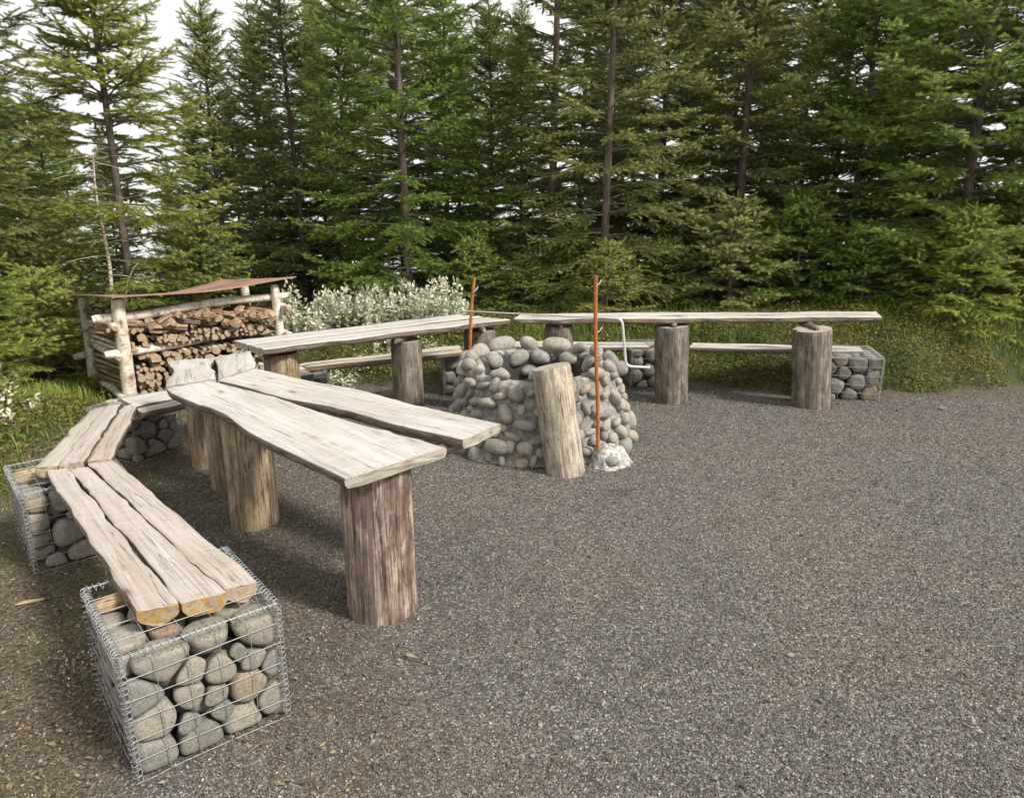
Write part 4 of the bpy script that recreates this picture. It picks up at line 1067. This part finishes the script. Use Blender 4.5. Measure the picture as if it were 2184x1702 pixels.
YOUNG = [(1120, 8.7, .62, 'low young spruce just left of the table end behind the fire pit'), (1210, 9.1, .85, 'low young spruce directly behind the stone fire pit'),
         (1420, 8.9, .7, 'low dark young spruce behind the third post of the edge-on table'), (1690, 8.8, 1.1, 'low dark young spruce behind the right part of the edge-on table'),
         (1930, 8.5, .65, 'low young spruce just right of the end of the edge-on table'),
         (1300, 8.15, .78, 'low yellow-green young spruce just behind the edge-on table, left of its middle'), (2045, 7.75, 1.0, 'low spreading young spruce on the grass bank at the right'),
         (1830, 8.3, .85, 'young spruce peeping over the right end of the edge-on table'), (2200, 7.9, .9, 'young spruce at the right edge above the grass bank'),
         (1560, 8.6, 1.1, 'small dark young spruce under the tall tree behind the table middle'), (95, 6.9, 1.0, 'young bright spruce in the grass left of the firewood shelter'),
         (440, 8.6, 1.1, 'young spruce hidden up to its tip behind the shelter roof'), (1010, 8.9, .8, 'young spruce right of the silvery willow')]
for i, (px, Y, s, lab) in enumerate(YOUNG): put_tree(K['young' if ('yellow' in lab or 'bright' in lab or 'spreading' in lab or 'right edge' in lab) else 'young_dark'], tx(px, Y), Y, lab, s, i * 1.3)

# thin pale stem beside the yellow-green spruce
pale = Tubes(); P0 = np.array([tx(243, 7.7), 7.7, g1(tx(243, 7.7), 7.7) - .1])
pts = [up(243, 700, 7.7), up(240, 640, 7.7), up(233, 560, 7.72), up(220, 490, 7.75), up(210, 450, 7.78), up(203, 400, 7.8), up(198, 330, 7.8)]
pts = [(pts[0][0], pts[0][1], g1(pts[0][0], pts[0][1]) - .1)] + pts
root = empty('birch_sapling', tuple(pts[0])); tag(root, 'thin pale bare birch stem leaning left beside the trunk behind the shelter', 'tree')
off = np.array(pts[0]); pale.add([tuple(np.array(p) - off) for p in pts], np.linspace(.026, .008, len(pts)), 8)
t_ = NT('pale_bark'); c_ = t_.ramp(t_.noise(t_.scale(t_.obj(), (8, 8, 40)), 1.0, 4), [(0.4, (0.20, 0.15, 0.12)), (0.55, (0.50, 0.45, 0.38))]); M['pale'] = t_.fin(c_, None, .8)
pale.build('trunk', M['pale'], root)
br = Tubes(); q0 = np.array(up(285, 590, 7.75)) - off
br.add([tuple(np.array(up(x, y, 7.72)) - off) for x, y in ((262, 680), (268, 630), (272, 600), (285, 572), (296, 560))], np.linspace(.014, .006, 5), 6)
br.build('branch', M['pale'], root); br = Tubes()
for i in range(34):
    z = rb.uniform(.5, 2.2); k = min(range(len(pts)), key=lambda j: abs(pts[j][2] - off[2] - z)); c = np.array(pts[k]) - off; c[2] = z
    a = rb.uniform(0, 6.28); L = rb.uniform(.15, .45); d = np.array([math.cos(a), math.sin(a), rb.uniform(-.2, .4)])
    br.add([tuple(c + d * L * q + np.array([0, 0, -.06 * q * q])) for q in (0, .4, .7, 1)], np.linspace(.004, .0015, 4), 4)
br.build('twigs', M['pale'], root)

# ---------------------------------------------------------------- willow shrubs and flowers
def leafy(name, label, cat, x, y, w, d, h, nst, mat, seed, leaf=.032, group=None, per=34, stemmat='twig', spread=.35):
    r = np.random.default_rng(seed); z = g1(x, y); root = empty(name, (x, y, z)); tag(root, label, cat, group)
    st = Tubes(); C, Dn, Va = [], [], []
    for i in range(nst):
        bx, by = r.uniform(-w, w) * .9, r.uniform(-d, d)
        k = max(.35, 1 - .55 * (bx / w) ** 2) * r.uniform(.55, 1.12); L = h * k
        a = math.atan2(by, bx) + r.normal(0, .7); ou = spread * r.uniform(.1, 1) * L
        b = np.array([bx, by, float(gz(np.array([x + bx]), np.array([y + by]))[0]) - z - .03]); pts = []
        for q in np.linspace(0, 1, 7): pts.append(b + np.array([math.cos(a) * ou * q ** 1.3, math.sin(a) * ou * q ** 1.3, L * q]))
        st.add(pts, np.linspace(.006, .002, 7), 4)
        for m in range(per):
            q = r.uniform(.18, 1.0) ** .8; j = min(5, int(q * 6)); f = q * 6 - j; c = pts[j] * (1 - f) + pts[j + 1] * f
            if r.random() < .5: c = c + r.normal(0, .03, 3)
            aa = r.uniform(0, 6.283); e = r.uniform(-.25, 1.1) if q < .95 else r.uniform(.8, 1.5)
            C.append(c); Dn.append((math.cos(aa) * math.cos(e), math.sin(aa) * math.cos(e), math.sin(e))); Va.append(np.clip(.25 + .6 * q * r.uniform(.4, 1.1), 0, 1))
    C = np.array(C); D = np.array(Dn); n = len(C); s = np.cross(D, r.normal(size=(n, 3))); s /= np.linalg.norm(s, axis=1)[:, None]; u = np.cross(s, D)
    L = (leaf * r.uniform(.7, 1.25, n))[:, None]; W = L * .46
    P = np.stack([C, C + D * L * .3 + s * W * .5, C + D * L * .7 + s * W * .42, C + D * L - u * L * .08, C + D * L * .7 - s * W * .42, C + D * L * .3 - s * W * .5], 1).reshape(-1, 3)
    Fa = np.arange(n * 6).reshape(-1, 6)
    st.build('stems', M[stemmat], root)
    ob('foliage', np_mesh('foliage', P, Fa, [M[mat]], False, attrs={'var': np.repeat(np.array(Va), 6)}), root)
def hz(px, py, Y): return up(px, py, Y)[2]
for i, (px, Y, w, py, lab) in enumerate(((640, 7.9, .36, 640, 'silvery willow bush at the right end of the firewood shelter'), (745, 8.1, .40, 628, 'silvery willow bush, second from the shelter, behind the pale table'),
                                    (850, 8.2, .38, 632, 'silvery willow bush behind the middle post of the back left table'), (945, 8.0, .26, 622, 'silvery willow bush with one tall shoot left of the rear orange rod'))):
    x = tx(px, Y); leafy('willow_shrub', lab, 'shrub', x, Y, w, .30, max(.45, hz(px, py, Y) - g1(x, Y)) * 1.05, 74, 'willow', 60 + i, .048, per=40)
leafy('willow_shrub', 'low straggling silvery shrub in the grass below the back left table', 'shrub', tx(850, 7.3), 7.35, .55, .12, .22, 60, 'willow', 71, .030, per=14)
leafy('willow_shrub', 'low silvery shrub beside the stone basket at the back left', 'shrub', tx(690, 6.9), 7.0, .25, .10, .22, 30, 'willow', 72, .030, per=16)
leafy('flowering_shrub', 'cream flowering shrub at the left edge of the grass, upper of two', 'shrub', -3.86, 5.55, .20, .10, .36, 12, 'cream', 73, .05, per=14)
leafy('flowering_shrub', 'cream flowering shrub at the left edge of the grass, lower of two', 'shrub', -3.72, 5.15, .12, .08, .26, 8, 'cream', 74, .045, per=12)
leafy('flowering_plant', 'tiny pinkish white flowering plant in the soil left of the nearest gabion', 'plant', -1.66, 2.44, .085, .05, .07, 26, 'pinkw', 75, .012, per=9, spread=.6)

# ---------------------------------------------------------------- small things
def stick(label, a, b, r, seed):
    A = (*a, g1(*a) + r); B = (*b, g1(*b) + r)
    o = log('fallen_stick', None, A, B, r, r * .55, 'post_tan', 'end', seed=seed, rough=.15, seg=8, step=.03, bend=.03); tag(o, label, 'stick')
stick('fallen stick lying on the soil at the far left below the corner gabion', at(30, 1297), at(112, 1281), .010, 1)
stick('curved dry stick on the ground beside the corner table posts', at(372, 1032), at(432, 1022), .009, 2)
stick('thin dry stick in the soil left of the nearest gabion', at(95, 1560), at(185, 1475), .004, 3)
stick('small brown stick on gravel in front of the reddish post', at(855, 1402), at(915, 1418), .005, 4)
def pebble(label, px, py, s, mat='stone'):
    x, y = at(px, py); dirs, Fa = ICO[3]
    V = dirs * [s, s * .7, s * .5] * (1 + wave3(int(px), 7, 1.5, 4)(dirs) * .15)[:, None]
    o = ob('pebble', np_mesh('pebble', V, Fa, [M[mat]], True), None, (x, y, g1(x, y) + s * .35)); tag(o, label, 'stone')
pebble('flat pale pebble lying alone on the gravel at the right', 1685, 1400, .017)
pebble('small pale stone on the gravel near the grass bank at the right', 2010, 862, .030)
pebble('tiny pebble on the gravel at the bottom of the picture', 1228, 1575, .013)
pebble('orange-brown chip on the gravel in front of the reddish post', 872, 1400, .016)
for i, (py, lab) in enumerate(((612, 'upper of two small white knobs on the trunk behind the fire pit'), (621, 'lower of two small white knobs on the trunk behind the fire pit'))):
    p = up(1170, py, 9.72); dirs, Fa = ICO[3]
    V = dirs * .022 * np.array([1, .8, 1]); V[:, 2] += .004 * (V[:, 1] > 0)
    o = ob('white_knob', np_mesh('white_knob', V, Fa, [M['white']], True), None, p); tag(o, lab, 'knob')

def scatter_twigs():
    r = np.random.default_rng(31); T_ = Tubes()
    for i in range(150):
        y = 1.3 + 4.5 * r.random() ** 1.3; x = -(0.45 + .5 * r.random()) * .78 * y
        a = r.uniform(0, 3.14); L = r.uniform(.03, .13); z = g1(x, y) + .004
        d = np.array([math.cos(a), math.sin(a), 0]); k = r.normal(0, .15)
        T_.add([(x, y, z), tuple(np.array([x, y, z + .004]) + d * L * .5 + np.array([-d[1], d[0], 0]) * L * k), tuple(np.array([x, y, z]) + d * L)], [.0016, .0013, .0007], 4)
    o = T_.build('dry_twigs', M['twig']); tag(o, 'thin dry twigs scattered over the brown soil at the left', 'twigs', kind='stuff')
    N = 7000; y = 1.3 + 3.6 * r.random(N) ** 1.2; x = -(.35 + .65 * r.random(N)) * .80 * y - .1
    s_, g_, m_ = masks(x, y); k = (r.random(N) < m_ * s_) ; x, y = x[k], y[k]; n = len(x)
    P, Fa, Fb, v = blades(x, y, .012 + .035 * r.random(n) ** 2, .0035 + .002 * r.random(n), 33, 0.9)
    o = ob('short_grass', np_mesh('short_grass', P, [Fa, Fb], [M['grass']], True, attrs={'var': v})); tag(o, 'short sparse grass sprouting from the soil at the lower left', 'grass', kind='stuff')
scatter_twigs()
# ---------------------------------------------------------------- light and camera
SUN_EL, SUN_AZ = R(44), R(118)      # azimuth measured from +Y towards +X
w = bpy.data.worlds.new('World'); scene.world = w; w.use_nodes = True; nt = w.node_tree; nt.nodes.clear()
out = nt.nodes.new('ShaderNodeOutputWorld'); bg = nt.nodes.new('ShaderNodeBackground'); bg2 = nt.nodes.new('ShaderNodeBackground'); mx = nt.nodes.new('ShaderNodeMixShader')
sky = nt.nodes.new('ShaderNodeTexSky'); sky.sky_type = 'NISHITA'; sky.sun_disc = False; sky.sun_elevation = SUN_EL; sky.sun_rotation = SUN_AZ
bg.inputs[1].default_value = 0.10; nt.links.new(sky.outputs[0], bg.inputs[0])
tc = nt.nodes.new('ShaderNodeTexCoord'); nz = nt.nodes.new('ShaderNodeTexNoise'); nz.inputs['Scale'].default_value = 1.6; nz.inputs['Detail'].default_value = 5
mp = nt.nodes.new('ShaderNodeMapping'); mp.inputs['Scale'].default_value = (1, 1, 3.0); nt.links.new(tc.outputs['Generated'], mp.inputs[0]); nt.links.new(mp.outputs[0], nz.inputs['Vector'])
cr = nt.nodes.new('ShaderNodeValToRGB'); cr.color_ramp.elements[0].position = .3; cr.color_ramp.elements[0].color = (.90, .90, .89, 1); cr.color_ramp.elements[1].position = .7; cr.color_ramp.elements[1].color = (1.0, .975, .93, 1)
nt.links.new(nz.outputs[0], cr.inputs[0]); nt.links.new(cr.outputs[0], bg2.inputs[0]); bg2.inputs[1].default_value = 0.86
mx.inputs[0].default_value = 0.95; nt.links.new(bg.outputs[0], mx.inputs[1]); nt.links.new(bg2.outputs[0], mx.inputs[2]); nt.links.new(mx.outputs[0], out.inputs[0])
sd = bpy.data.lights.new('sun', 'SUN'); sd.energy = 4.0; sd.angle = R(10); sd.color = (1.0, .945, .865)
so = bpy.data.objects.new('sun', sd); COL.objects.link(so)
dirv = Vector((math.sin(SUN_AZ) * math.cos(SUN_EL), math.cos(SUN_AZ) * math.cos(SUN_EL), math.sin(SUN_EL)))
so.rotation_euler = dirv.to_track_quat('Z', 'Y').to_euler()
cam = bpy.data.cameras.new('camera'); co = bpy.data.objects.new('camera', cam); COL.objects.link(co)
cam.sensor_width = 36; cam.lens = 36 * F / 2184; cam.clip_end = 6000; cam.clip_start = .05
co.location = (0, 0, CAMH); co.rotation_euler = (math.pi / 2 - PITCH, 0, 0); scene.camera = co
vs = scene.view_settings; vs.view_transform = 'Standard'; vs.look = 'None'; vs.exposure = 0.40; vs.gamma = 1.0
scene.cycles.use_adaptive_sampling = True; scene.cycles.adaptive_threshold = 0.03; scene.cycles.max_bounces = 4; scene.cycles.diffuse_bounces = 2; scene.cycles.transmission_bounces = 2; scene.cycles.glossy_bounces = 2
print('objects', len(scene.objects))
